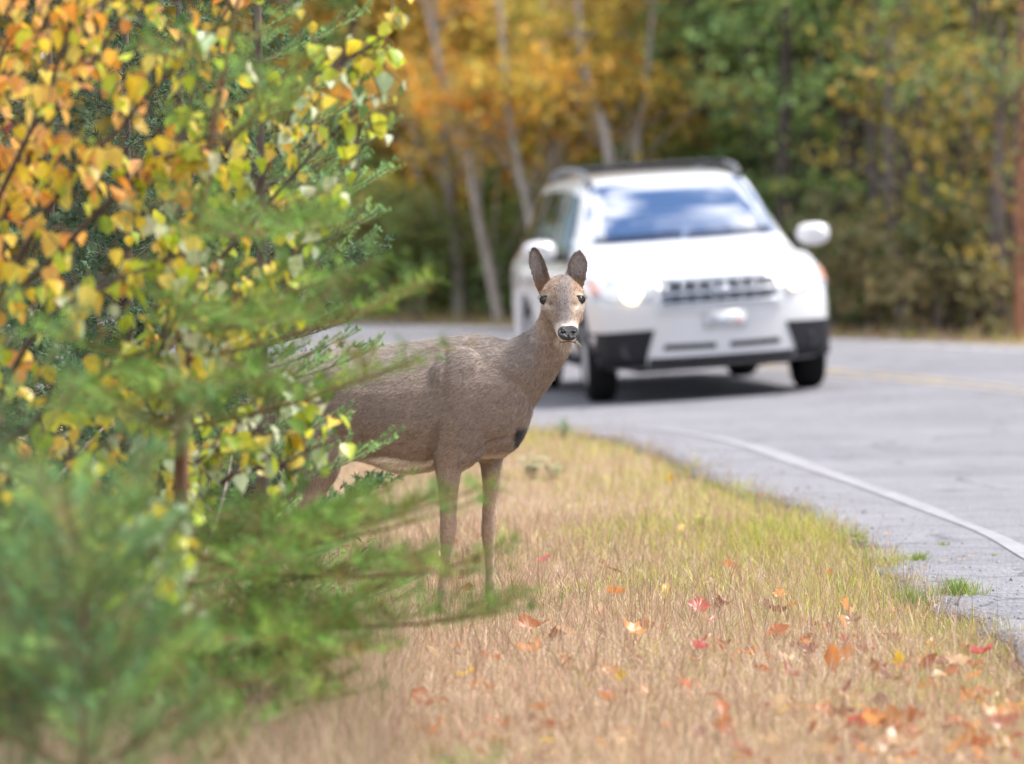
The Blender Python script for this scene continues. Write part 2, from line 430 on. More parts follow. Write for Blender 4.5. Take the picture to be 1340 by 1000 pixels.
def build_grass():
    parts = []
    dry = np.array([[.50, .37, .25], [.44, .30, .21], [.58, .46, .34], [.46, .26, .18], [.38, .29, .17], [.62, .50, .40]])
    grn = np.array([[.36, .40, .05], [.48, .46, .08], [.22, .31, .05], [.54, .46, .12]])
    def field(k, x0, x1, y0, y1):
        y = rng.uniform(y0, y1, k); x = rng.uniform(x0, x1, k)
        n, w = road_n(x, y)
        keep = (n < .05 + .10 * vnoise(y, y * 0, 5, 21)) & (n > -14)
        return x[keep], y[keep], n[keep]
    for (k, x0, x1, y0, y1) in [(38000, -1.6, 1.75, 14.5, 18), (118000, -2.2, 1.7, 18, 28), (46000, -2.6, 1.6, 28, 42), (16000, -8, -2.2, 14, 44), (9000, -12, 0, 42, 60), (5000, -4, 1.75, 9, 14.5)]:
        x, y, n = field(k, x0, x1, y0, y1)
        z = ground_z(x, y)
        g = .52 * smooth01(n, -1.6, -.1) + .20 * smooth01(x, -.6, .4) + .24 * vnoise(x, y, 1.5, 31) + .24 * vnoise(x, y, 4.5, 32) + .16 * smooth01(y, 22.5, 26) * smooth01(n, -2.6, -.5) - .02
        g = g * (.42 + .58 * smooth01(y, 19.5, 24)) + .18 * smooth01(n, -.5, -.05)
        isg = rng.uniform(0, 1, len(x)) < np.clip(g * 1.25, .05, .92)
        col = np.where(isg[:, None], grn[rng.integers(0, 4, len(x))], dry[rng.integers(0, 6, len(x))]) * rng.uniform(.65, 1.3, (len(x), 1))
        h = np.where(isg, rng.uniform(.04, .11, len(x)), rng.uniform(.03, .12, len(x)) * rng.uniform(.5, 1.1, len(x)))
        h = np.where(isg, h * (1 + .5 * np.clip(g, 0, 1)), h * (1 - .45 * np.clip(g, 0, 1)))
        h = .70 * h * (1 + .35 * vnoise(x, y, 2.1, 33) + .40 * vnoise(x, y, 8, 34)) * (.75 + .35 * smooth01(n, -1.5, -.1)) 
        wd = np.where(isg, rng.uniform(.002, .0035, len(x)), rng.uniform(.0009, .0019, len(x)))
        parts.append(blades(x, y, z, h, wd, col, lean=.92, curl=1.0))
        # thatch: dead blades lying nearly flat
        m = rng.uniform(0, 1, len(x)) < .55
        xt = x[m] + rng.normal(0, .03, m.sum()); yt = y[m]; zt = ground_z(xt, yt) + .012
        ct = dry[rng.integers(0, 5, len(xt))] * rng.uniform(.6, 1.25, (len(xt), 1))
        parts.append(blades(xt, yt, zt, rng.uniform(.05, .12, len(xt)), rng.uniform(.002, .004, len(xt)), ct, lean=1.3, curl=.2))
    # tall fine seed stalks
    x, y, n = field(4500, -3.0, 1.6, 15, 40)
    col = np.array([[.34, .20, .13]]) * rng.uniform(.6, 1.5, (len(x), 1))
    parts.append(blades(x, y, ground_z(x, y), rng.uniform(.14, .27, len(x)), rng.uniform(.0012, .002, len(x)), col, lean=.2, curl=.4))
    x, y, n = field(700, -3.0, 1.6, 17, 34)
    col = np.array([[.10, .065, .05]]) * rng.uniform(.6, 1.6, (len(x), 1))
    parts.append(blades(x, y, ground_z(x, y), rng.uniform(.06, .20, len(x)), rng.uniform(.0018, .003, len(x)), col, lean=.25, curl=.5))
    o = obj('grass', parts, MAT_GRASS, smooth=False)
    tag(o, 'dry tan and green grass covering the road verge', 'grass', kind='stuff')
    # weeds along the far edge of the road
    s = rng.uniform(95, 190, 14000)
    seg = np.concatenate([[0], np.cumsum(np.linalg.norm(np.diff(EDGE, axis=0), axis=1))])
    nn = ROAD_W + rng.exponential(.5, len(s)) - .02
    x = np.interp(s - 20, seg, EDGE[:, 0]) + nn * np.interp(s - 20, seg, EDGE_N[:, 0]); y = np.interp(s - 20, seg, EDGE[:, 1]) + nn * np.interp(s - 20, seg, EDGE_N[:, 1])
    col = np.where(rng.uniform(0, 1, (len(x), 1)) < .4, grn[rng.integers(0, 4, len(x))] * .8, dry[rng.integers(0, 5, len(x))] * .8)
    o = obj('roadside_grass', [blades(x, y, ground_z(x, y), rng.uniform(.06, .22, len(x)), rng.uniform(.006, .012, len(x)), col, lean=.4)], MAT_GRASS, smooth=False)
    tag(o, 'rough grass and leaf litter along the far side of the road', 'grass', kind='stuff')
build_grass()

def build_crumbs():
    """broken asphalt crumbs and grit along the pavement edge"""
    r = np.random.default_rng(17); k = 2600
    y = r.uniform(15, 38, k); nn = np.where(r.uniform(0, 1, k) < .7, r.normal(.02, .09, k), r.uniform(.05, .45, k))
    seg = np.interp(y, EDGE[:, 1], EDGE[:, 0]); x = seg + nn
    n, w = road_n(x, y); z = np.where(n > 0.02, road_z(n, w) + .03, ground_z(x, y) + .004)
    s = r.gamma(2.0, .0017, k)[:, None, None]
    base = np.array([[1, 0, 0], [-1, 0, 0], [0, 1, 0], [0, -1, 0], [0, 0, .8], [0, 0, -.4]], float)
    V = base[None] * s * r.uniform(.6, 1.4, (k, 6, 1)); a = r.uniform(0, 6.28, k); c, q = np.cos(a)[:, None], np.sin(a)[:, None]
    V = np.stack([V[..., 0] * c - V[..., 1] * q, V[..., 0] * q + V[..., 1] * c, V[..., 2]], -1) + np.stack([x, y, z + .001], -1)[:, None]
    f = np.array([[0, 2, 4], [2, 1, 4], [1, 3, 4], [3, 0, 4], [2, 0, 5], [1, 2, 5], [3, 1, 5], [0, 3, 5]])
    F = (np.arange(k)[:, None, None] * 6 + f[None]).reshape(-1, 3)
    C = np.repeat(np.array([.20, .19, .20]) * r.uniform(.5, 1.5, (k, 1)), 6, 0)
    o = obj('gravel', [(V.reshape(-1, 3), F, C)], mat_vcol('grit', .9, .2), smooth=False); tag(o, 'loose grit and asphalt crumbs along the broken pavement edge', 'gravel', kind='stuff')
build_crumbs()
# ------------------------------------------------------------------ deer
def build_deer():
    ROOT = np.array([-.20, 22.0, 0.0])
    S = 386.0
    def W(px, py, y=0.0):                       # deer frame: x right, y away, z up, metres
        return np.array([(px - 670) / S - ROOT[0], y, CAM_H - (py - 262) / S])
    na = 28
    a = np.linspace(0, 2 * np.pi, na, endpoint=False)
    parts = []
    def ell_ring(c, u, v, ru, rv, e=2.0, top=1.0):
        cu, sv = np.cos(a), np.sin(a)
        X = np.sign(cu) * np.abs(cu) ** (2 / e) * ru; Y = np.sign(sv) * np.abs(sv) ** (2 / e) * rv
        X = X * np.where(sv > 0, 1 - (1 - top) * np.maximum(sv, 0) ** 1.5, 1)
        return c + X[:, None] * u + Y[:, None] * v
    def sm(rings, k=5):
        rings = np.asarray(rings); m = len(rings)
        return np.stack([catmull(rings[:, j], (m - 1) * k + 1) for j in range(rings.shape[1])], 1)
    # trunk: (px, top py, bottom py, half width, y centre, top narrowing)
    tr = [(338, 505, 540, .035, .10, 1), (352, 480, 560, .095, .095, .9), (385, 464, 588, .135, .085, .8), (430, 458, 596, .15, .07, .75),
          (480, 455, 607, .165, .05, .7), (525, 449, 620, .178, .03, .66), (562, 444, 617, .17, .01, .60), (595, 439, 607, .158, -.01, .55),
          (622, 437, 601, .150, -.025, .55), (650, 440, 599, .138, -.035, .62), (672, 450, 590, .112, -.045, .8), (688, 474, 566, .080, -.05, .9), (697, 500, 542, .035, -.055, 1)]
    rings = []
    for px, t, b, w, y, tp in tr:
        c = (W(px, t, y) + W(px, b, y)) / 2
        rings.append(ell_ring(c, np.array([.12, 1, 0]), np.array([0, 0, 1.0]), w, (b - t) / 2 / S, 2.15, tp))
    parts += loft(sm(rings))
    # neck
    nk = [((628, 505), .155, .115, -.03, (1, 0.55)), ((660, 493), .145, .108, -.04, (1, .68)), ((686, 478), .112, .092, -.055, (1, 1.0)), ((705, 461), .092, .080, -.065, (.8, 1.0)),
          ((721, 443), .076, .068, -.068, (.62, 1.0)), ((730, 420), .065, .060, -.068, (.35, 1)), ((733, 396), .060, .056, -.065, (.1, 1)), ((735, 382), .04, .04, -.06, (0, 1))]
    rings = []
    for (px, py), r1, r2, y, d in nk:
        d = unit(np.array([d[0], 0, d[1]])); u = np.array([-d[2], 0, d[0]])
        rings.append(ell_ring(W(px, py, y), u, np.array([0, 1.0, 0]), r1, r2, 2.0))
    parts += loft(sm(rings))
    # head: from the back of the skull to the nose tip
    hx = lambda z: .170 - ROOT[0] + (1.075 - z) * .11
    hd = [(.015, 1.088, .030, .030, 2), (-.012, 1.090, .055, .052, 2), (-.05, 1.078, .070, .063, 2), (-.088, 1.056, .077, .067, 2.1), (-.122, 1.030, .069, .063, 2.1),
          (-.155, 1.004, .055, .055, 2.1), (-.185, .978, .0435, .046, 2.1), (-.212, .957, .0385, .040, 2.1), (-.234, .943, .0345, .034, 2.2), (-.245, .937, .027, .026, 2.2), (-.250, .934, .014, .014, 2)]
    ax = unit(np.array([.05, -.80, -.58])); up = unit(np.array([.0, -.55, .80]))
    rings = [ell_ring(np.array([hx(z), y, z]), np.array([1.0, 0, 0]), up, w, h, e, .80) for y, z, w, h, e in hd]
    parts += loft(sm(rings))
    E = lambda c, r: parts.extend(sphere_part(c, r, 18, 12))
    hc = hx(1.06)
    for s in (-1, 1):
        E((hc + s * .050, -.098, 1.078), (.024, .024, .017))          # brow
        E((hc + s * .050, -.105, 1.026), (.024, .03, .026))           # cheek
        E((hc + s * .040, -.09, 1.000), (.030, .05, .034))            # jaw
    E((hx(.92), -.215, .932), (.031, .030, .023))                      # chin
    E((hc, -.06, 1.108), (.040, .05, .030))                            # crown
    # jaw/throat bridge
    E((hx(.98), -.10, .985), (.046, .075, .040))
    # shoulder, haunch, brisket
    E(W(602, 532, -.112), (.125, .066, .21)); E(W(596, 575, -.105), (.085, .060, .11))
    E(W(640, 560, .045), (.080, .075, .13)); E(W(655, 558, -.02), (.060, .080, .108))
    E(W(400, 545, .00), (.15, .085, .165)); E(W(396, 545, .15), (.15, .07, .165))
    # legs: chains of (px, py, y, rx, ry)
    def leg(ch, k=5):
        rings = [ell_ring(W(px, py, y), np.array([1.0, 0, 0]), np.array([0, 1.0, 0]), rx, ry) for px, py, y, rx, ry in ch]
        parts.extend(loft(sm(rings, k)))
    leg([(590, 555, -.11, .082, .055), (589, 583, -.115, .062, .050), (588, 606, -.115, .047, .040), (587, 635, -.113, .036, .033), (587, 665, -.110, .0285, .028), (587, 688, -.108, .0285, .028), (586, 704, -.107, .0255, .0255),
         (584, 722, -.105, .0180, .0175), (581, 750, -.103, .0155, .0155), (579, 772, -.102, .0175, .0175), (578, 783, -.102, .020, .0195), (577, 792, -.105, .0175, .018), (577, 797, -.106, .019, .019)])
    leg([(642, 560, .05, .060, .048), (643, 588, .055, .045, .040), (643, 612, .058, .037, .034), (643, 640, .060, .0300, .029), (641, 665, .062, .0255, .0255), (640, 688, .063, .0265, .026), (639, 704, .064, .0235, .0235),
         (640, 722, .066, .0178, .0175), (641, 748, .068, .0155, .0155), (642, 770, .070, .0178, .0175), (643, 781, .07, .0205, .0195), (644, 790, .068, .0175, .018), (645, 796, .066, .019, .019)])
    for y in (-.06, .15):
        dx = 0 if y < 0 else -26
        leg([(398 + dx, 520, y * .8 + .01, .05, .03), (400 + dx, 548, y * .9 + .005, .105, .050), (412 + dx, 588, y, .092, .055), (418 + dx, 615, y, .070, .045), (408 + dx, 645, y, .048, .036), (392 + dx, 672, y, .034, .028), (380 + dx, 690, y, .031, .025), (378 + dx, 702, y, .027, .022),
             (381 + dx, 725, y, .020, .019), (385 + dx, 760, y, .018, .018), (388 + dx, 778, y, .022, .021), (391 + dx, 790, y, .019, .02), (393 + dx, 796, y, .020, .02)])
    # tail
    parts.extend(loft([ell_ring(W(352, 478, .10), np.array([1.0, 0, 0]), np.array([0, 1.0, 0]), .03, .03), ell_ring(W(336, 505, .10), np.array([1.0, 0, 0]), np.array([0, 1.0, 0]), .035, .045),
                       ell_ring(W(333, 540, .10), np.array([1.0, 0, 0]), np.array([0, 1.0, 0]), .026, .04), ell_ring(W(334, 572, .10), np.array([1.0, 0, 0]), np.array([0, 1.0, 0]), .01, .012)]))
    # ears: cupped, thick-edged leaf shapes opening towards the viewer
    for base, tip, wd, side in ((W(713, 379, -.035), W(697, 322, -.045), .0305, -1), (W(752, 373, -.035), W(758, 327, -.045), .0365, 1)):
        Lv = tip - base; L = np.linalg.norm(Lv); d = Lv / L
        base = base - d * .02; L += .02
        face = unit(np.array([side * .25, -1, 0.05])); face = unit(face - d * face.dot(d)); sd = np.cross(d, face)
        T = np.linspace(0, 1, 15); U = np.linspace(-1, 1, 11)
        prof = np.interp(T, [0, .12, .3, .5, .7, .85, .95, 1], [.74, .84, .97, 1, .92, .68, .40, .08])
        def surf(off):
            g = []
            for t, p in zip(T, prof):
                w = wd * p; cup = .030 * (1 - .45 * t) * p
                g.append(base + d * (t * L) + sd * (U[:, None] * w) + face * ((np.abs(U[:, None]) ** 2 - .75) * cup + off) )
            return np.array(g)
        f, b = surf(.004), surf(-.0045)
        ring = np.concatenate([f, b[:, ::-1]], 1)
        parts.extend(loft(ring))
    me = arr_mesh('deer_raw', parts)
    tmp = link('deer_raw', me)
    bm = bmesh.new(); bm.from_mesh(me); bmesh.ops.recalc_face_normals(bm, faces=bm.faces); bm.to_mesh(me); bm.free()
    r = tmp.modifiers.new('r', 'REMESH'); r.mode = 'VOXEL'; r.voxel_size = .0050
    s = tmp.modifiers.new('s', 'SMOOTH'); s.factor = .5; s.iterations = 5
    dg = bpy.context.evaluated_depsgraph_get(); dg.update()
    body = bpy.data.meshes.new_from_object(tmp.evaluated_get(dg))
    bpy.data.objects.remove(tmp)
    # muscle relief and skin folds, pushed along the normal
    n = len(body.vertices)
    co = np.empty(n * 3, np.float32); body.vertices.foreach_get('co', co); co = co.reshape(-1, 3).astype(float)
    nr = np.empty(n * 3, np.float32); body.vertices.foreach_get('normal', nr); nr = nr.reshape(-1, 3).astype(float)
    PX = (co[:, 0] + ROOT[0]) * S + 670; PY = 262 + (CAM_H - co[:, 2]) * S
    near = smooth01(-nr[:, 1], 0, .5)
    disp = np.zeros(n)
    def groove(pts, width, depth):
        p = catmull(pts, 60); d = np.sqrt(((PX[:, None] - p[None, :, 0]) ** 2 + (PY[:, None] - p[None, :, 1]) ** 2).min(1))
        return -depth * np.exp(-(d / width) ** 2) * near
    m = (PX < 720) & (PX > 380) & (PY < 640)
    disp += groove([(583, 452), (584, 480), (581, 520), (574, 556), (568, 585)], 4.5, .007)
    disp += groove([(627, 588), (640, 578), (655, 573), (671, 573)], 3.0, .006)
    disp += groove([(572, 562), (566, 580), (564, 600)], 3.5, .005)
    disp += groove([(430, 500), (425, 540), (436, 575)], 6, .006)
    for i in range(7):
        disp += groove([(562 - 3 * i, 545 + 6.3 * i + 3 * math.sin(i * 2.3)), (545 - 3 * i, 549 + 6 * i), (528 - 9 * (i % 3), 546 + 7 * i)], 2.2, .0010)
    disp += .0020 * vnoise(PX / 12, PY / 12 + co[:, 1] * 20, 1.0, 41) * (PY < 610) * (PX < 700)
    co = co + nr * np.where(m, disp, 0)[:, None]
    body.vertices.foreach_set('co', co.astype(np.float32).ravel()); body.update()

    def coat(co, nr):
        """the doe's own colours by place on the body"""
        PX = (co[:, 0] + ROOT[0]) * S + 670; PY = 262 + (CAM_H - co[:, 2]) * S; Y = co[:, 1]
        k = len(co); C = np.tile(np.array([.272, .208, .168]), (k, 1))
        def mix(c, m):
            nonlocal C
            m = np.clip(m, 0, 1)[:, None]; C = C * (1 - m) + np.array(c) * m
        g = lambda cx, cy, rx, ry, p=1: np.exp(-(((PX - cx) / rx) ** 2 + ((PY - cy) / ry) ** 2) ** p)
        mix((.252, .208, .185), smooth01(PY, 520, 440) * (PX < 705))                 # greyer back
        mix((.305, .222, .165), smooth01(PY, 530, 600) * (PX < 600))                # warmer flank
        mix((.29, .20, .135), smooth01(PX, 690, 735) * smooth01(PY, 545, 430) * .7) # warm neck
        mix((.40, .285, .205), smooth01(PY, 590, 670))                              # rufous legs
        mix((.24, .16, .115), smooth01(PY, 765, 795) * .5)
        belly = smooth01(PY - (603 + 3 * np.sin(PX / 14) - .0006 * (PX - 520) ** 2) + 2.5, -2.5, 2.5) * smooth01(PX, 438, 452) * (PX < 569) * (PY < 640) * (np.abs(Y) < .25)
        mix((.84, .79, .70), belly)
        mix((.55, .48, .40), (PX > 440) * (PX < 690) * smooth01(-nr[:, 2], .72, .95) * (PY > 590) * (PY < 625))
        mix((.62, .56, .48), smooth01(PX, 368, 348) * (PY > 500) * smooth01(PY, 585, 565) * (Y > .02) * (Y < .19))   # rump patch
        mix((.022, .02, .024), smooth01((PX - 672) / 7 - ((PY - 578) / 27) ** 4 + .10 * np.sin(PY * .9), .0, .6) * smooth01(PY, 555, 564) * (PY < 606) * (PX < 705))  # dark brisket fur, its shade painted near black into the coat
        head = (PY < 452) * (Y < .03) * (PX > 690)
        face = head * (Y < -.03) 
        mix((.24, .145, .085), head * smooth01(PY, 420, 372))
        t = smooth01(PY, 446, 378)
        mix((.26, .150, .085), face * .75 * (g(712, 376, 11, 7) + g(757, 375, 11, 7)))             # rufous brows
        mix((.215, .15, .115), face * g(734, 372, 13, 12))
        mix((.15, .122, .118), face * np.exp(-((PX - 735 - (PY - 392) * .13) / (8 + 5 * smooth01(PY, 402, 380))) ** 2) * smooth01(PY, 362, 395) * .85)  # dark bridge
        for ex in (713.5, 758): 
            mix((.55, .47, .40), face * g(ex, 401, 9, 4.5)); mix((.42, .32, .24), face * g(ex, 383.5, 10, 3) * .9); mix((.07, .05, .045), face * g(ex + (3 if ex < 730 else -3) * 2.2, 396, 4, 3) * .8)
        mix((.27, .17, .10), face * (g(708, 418, 7, 14) + g(761, 416, 6, 14)) * .8)
        ring = np.exp(-(((PX - 741) / 17.5) ** 2 + ((PY - 432) / 14.5) ** 2) ** 3)
        mix((.56, .49, .43), face * ring * (Y < -.14))
        mix((.15, .125, .122), face * np.exp(-((PX - 739.5) / 8.0) ** 2) * smooth01(PY, 428, 414) * .9)
        mix((.62, .55, .48), smooth01(PY, 438, 443) * smooth01(PY, 456, 449) * (Y < -.13) * smooth01(np.abs(PX - 741), 18, 9))
        mix((.45, .36, .28), g(737, 452, 12, 7) * (Y < -.03) * .5)
        ear = (PY < 372) & ((PX < 716) & (PY < 374 - (PX - 690) * .35) | (PX > 744) & (PY < 366)) & (Y > -.10)
        inn = ear * smooth01(-nr[:, 1], .1, .6) 
        mix((.20, .155, .135), ear * smooth01(PY, 374, 358))
        mix((.29, .255, .25), inn * (g(699, 345, 7, 17, 2) + g(758, 346, 9, 16, 2)))
        mix((.36, .30, .26), inn * (g(708, 352, 3, 12) + g(749, 352, 3, 12)) * .6)
        mix((.09, .07, .065), ear * np.clip(smooth01(PY, 331, 325) * .8 + inn * (1 - np.clip(g(700, 348, 9.5, 23, 3) + g(757, 348, 11.5, 21, 3), 0, 1)) * smooth01(PY, 368, 352) * .6, 0, 1))
        return C
    body.materials.clear()
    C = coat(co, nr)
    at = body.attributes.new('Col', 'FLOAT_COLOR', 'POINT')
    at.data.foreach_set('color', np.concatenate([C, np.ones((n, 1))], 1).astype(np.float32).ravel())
    body.polygons.foreach_set('use_smooth', np.ones(len(body.polygons), bool))
    mskin = mat_vcol('deer_coat', .75, .2, sheen=.3, noise=.30, nscale=70, bump=.5)
    root = empty('deer', ROOT)
    tag(root, 'brown doe standing on the verge with its head turned to face the viewer', 'deer')
    link('body', body, mskin, root)
    # fur: short strands lying along the coat
    tri_n = np.array([len(p.vertices) for p in body.polygons]) if False else None
    ar = np.empty(len(body.polygons), np.float32); body.polygons.foreach_get('area', ar)
    ct = np.empty(len(body.polygons) * 3, np.float32); body.polygons.foreach_get('center', ct); ct = ct.reshape(-1, 3).astype(float)
    fn = np.empty(len(body.polygons) * 3, np.float32); body.polygons.foreach_get('normal', fn); fn = fn.reshape(-1, 3).astype(float)
    r = np.random.default_rng(5)
    wgt = ar * np.where(fn[:, 1] < .35, 1, .3)
    K = 150000
    idx = r.choice(len(ar), K, p=wgt / wgt.sum())
    p = ct[idx] + r.normal(0, .0014, (K, 3)); nn = fn[idx]
    px = (p[:, 0] + ROOT[0]) * S + 670; py = 262 + (CAM_H - p[:, 2]) * S
    flow = np.tile(np.array([-.9, .1, -.45]), (K, 1))
    lg = smooth01(py, 590, 630)[:, None]; flow = flow * (1 - lg) + np.array([-.1, 0, -1.0]) * lg
    nkm = (smooth01(px, 655, 710) * smooth01(py, 560, 500))[:, None]; flow = flow * (1 - nkm) + np.array([-.45, .1, -.9]) * nkm
    hm = ((py < 446) & (px > 694))[:, None]; hv = np.stack([(px - 738) / 60, np.full(K, .8), np.full(K, .55)], -1); flow = np.where(hm, hv, flow)
    em = ((py < 372) & ((px < 712) | (px > 745)))[:, None]; flow = np.where(em, np.array([0, .1, 1.0]), flow)
    flow = flow - nn * (flow * nn).sum(1, keepdims=True)
    dirn = unit(unit(flow) + r.normal(0, .20, (K, 3)) + nn * r.uniform(.10, .32, (K, 1)))
    ln = np.where(hm[:, 0], .006, np.where(lg[:, 0] > .5, .008, .013)) * r.uniform(.6, 1.3, K)
    bel = (py > 600) & (py < 640) & (px < 572); ln = np.where(bel, .02, ln)
    sd = unit(np.cross(dirn, nn)) * (.0008 * r.uniform(.6, 1.4, K))[:, None]
    nose_zone = (np.abs(px - 741) < 14) & (py > 421) & (py < 446) & (p[:, 1] < -.18)
    eye_zone = ((px - 712.5) ** 2 + (py - 392) ** 2 < 64) | ((px - 758.5) ** 2 + (py - 391) ** 2 < 56)
    kp = ~(nose_zone | eye_zone & hm[:, 0])
    V = np.stack([p - sd, p + sd, p + dirn * ln[:, None]], 1)[kp]
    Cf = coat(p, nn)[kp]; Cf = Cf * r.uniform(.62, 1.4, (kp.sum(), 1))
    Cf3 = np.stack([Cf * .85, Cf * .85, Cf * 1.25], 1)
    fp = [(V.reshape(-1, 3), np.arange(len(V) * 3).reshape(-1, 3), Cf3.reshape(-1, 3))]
    # chin whiskers
    for _ in range(26):
        b = np.array([hx(.93) + r.uniform(-.03, .035), -.22 + r.uniform(-.02, .06), .922 + r.uniform(-.012, .004)])
        d = unit(np.array([r.normal(.35, .45), r.normal(-.2, .3), -1 + r.normal(0, .35)])); L = r.uniform(.02, .055)
        q = np.stack([b, b + d * L * .5, b + d * L + np.array([r.normal(.004, .004), 0, -.002])])
        fp.append(tube(q, [.0007, .0006, .0003], 3, (.45, .36, .28)))
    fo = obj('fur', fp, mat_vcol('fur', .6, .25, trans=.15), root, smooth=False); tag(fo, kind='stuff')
    # eyes
    meye = mat_plain('eye_black', (.012, .008, .007), .04, spec=.8)
    mlid = mat_plain('eyelid', (.03, .022, .02), .5)
    for ex, ey, s in ((713.6, 392, -1), (757.6, 391.5, 1)):
        c = W(ex, ey, -.098) if s < 0 else W(ex, ey, -.098)
        q = c.copy(); ray_o = np.array([c[0], -1.0, c[2]])
        bvh = BVHTree.FromPolygons([Vector(v) for v in co], [tuple(pp.vertices) for pp in body.polygons]) if s < 0 else bvh
        hit = bvh.ray_cast(Vector(ray_o), Vector((0, 1, 0)))[0]
        yy = hit.y if hit else -.11
        e = obj('eye', sphere_part((c[0], yy + .010, c[2]), (.0168, .0140, .0144), 20, 14), meye, root)
        L = unit(np.array([s * .45, -1, 0])); ringp = []
        th = np.linspace(0, 2 * np.pi, 24)
        rg = np.stack([c[0] + .0180 * np.cos(th), np.full(24, yy + .004), c[2] + .0138 * np.sin(th) - s * 0 ], -1)
        rg[:, 1] += s * (rg[:, 0] - c[0]) * .35
        obj('eyelid', [tube(rg, .0032, 6)], mlid, e)
        if True:
            lash = []
            for q in np.linspace(-.4, 1.2, 9):
                b = np.array([c[0] + s * .012 * math.cos(q), yy + .004, c[2] + .011 * math.sin(q)])
                lash.append(tube(np.stack([b, b + np.array([s * .010, -.006, .006]), b + np.array([s * .017, -.008, .009])]), [.0008, .0006, .0002], 3))
            obj('eyelash', lash, mlid, e)
    # nose pad with nostrils
    mn = mat_plain('wet_nose', (.016, .015, .020), .28, spec=.6, bump=.5, scale=420, var=.3)
    nx = hx(.942) + .004; nz = CAM_H - (433.5 - 262) / S
    T = np.linspace(0, 2 * np.pi, 40, endpoint=False)
    rr = []
    for f, yo in ((.97, .022), (1.0, .004), (.95, -.003), (.80, -.0085), (.5, -.012), (.15, -.0135)):
        cu, sv = np.cos(T), np.sin(T)
        w = .0355 * (1 - .20 * np.maximum(-sv, 0) ** 1.5); h = np.where(sv > 0, .026, .027)
        X = np.sign(cu) * np.abs(cu) ** .85 * w * f; Z = np.sign(sv) * np.abs(sv) ** .9 * h * f
        Yv = np.full(40, yo) + .0
        for s in (-1, 1):
            d2 = ((X - s * .0185) / .0085) ** 2 + ((Z - .003 - (X * s - .0185) * .5) / .0062) ** 2
            Yv = Yv + .010 * np.exp(-d2)
        Yv = Yv + .003 * np.exp(-(X / .003) ** 2) * (Z < -.004)
        rr.append(np.stack([nx + X, -.259 + Yv + .012 * (Z / .026), nz + Z], -1))
    no = obj('nose', loft(rr), mn, root)
    mh = mat_plain('nostril', (.004, .004, .005), .5)
    for s in (-1, 1):
        obj('nostril', sphere_part((nx + s * .0195, -.2635, nz + .004), (.0068, .004, .0046), 12, 8), mh, no)
    th = np.linspace(-1, 1, 13)
    mo = np.stack([nx + th * .026, -.262 + .022 * th ** 2, nz - .0295 - .004 * th ** 2], -1)
    obj('mouth_line', [tube(mo, .0016, 5)], mat_plain('mouth_line', (.03, .022, .02), .6), root)
    # hooves
    mho = mat_plain('hoof', (.035, .028, .025), .45)
    for px, py, y in ((577, 797, -.108), (645, 796, .064), (394, 797, -.062), (368, 797, .148)):
        q = W(px, py, y); hp = []
        for s in (-1, 1):
            hp += loft([ell_ring(q + [0, s * .011, .018], np.array([1.0, 0, 0]), np.array([0, 1.0, 0]), .018, .010), ell_ring(q + [.006, s * .012, 0], np.array([1.0, 0, 0]), np.array([0, 1.0, 0]), .026, .011),
                        ell_ring(q + [.010, s * .012, -.012], np.array([1.0, 0, 0]), np.array([0, 1.0, 0]), .030, .0115)])
        obj('hoof', hp, mho, root)
build_deer()
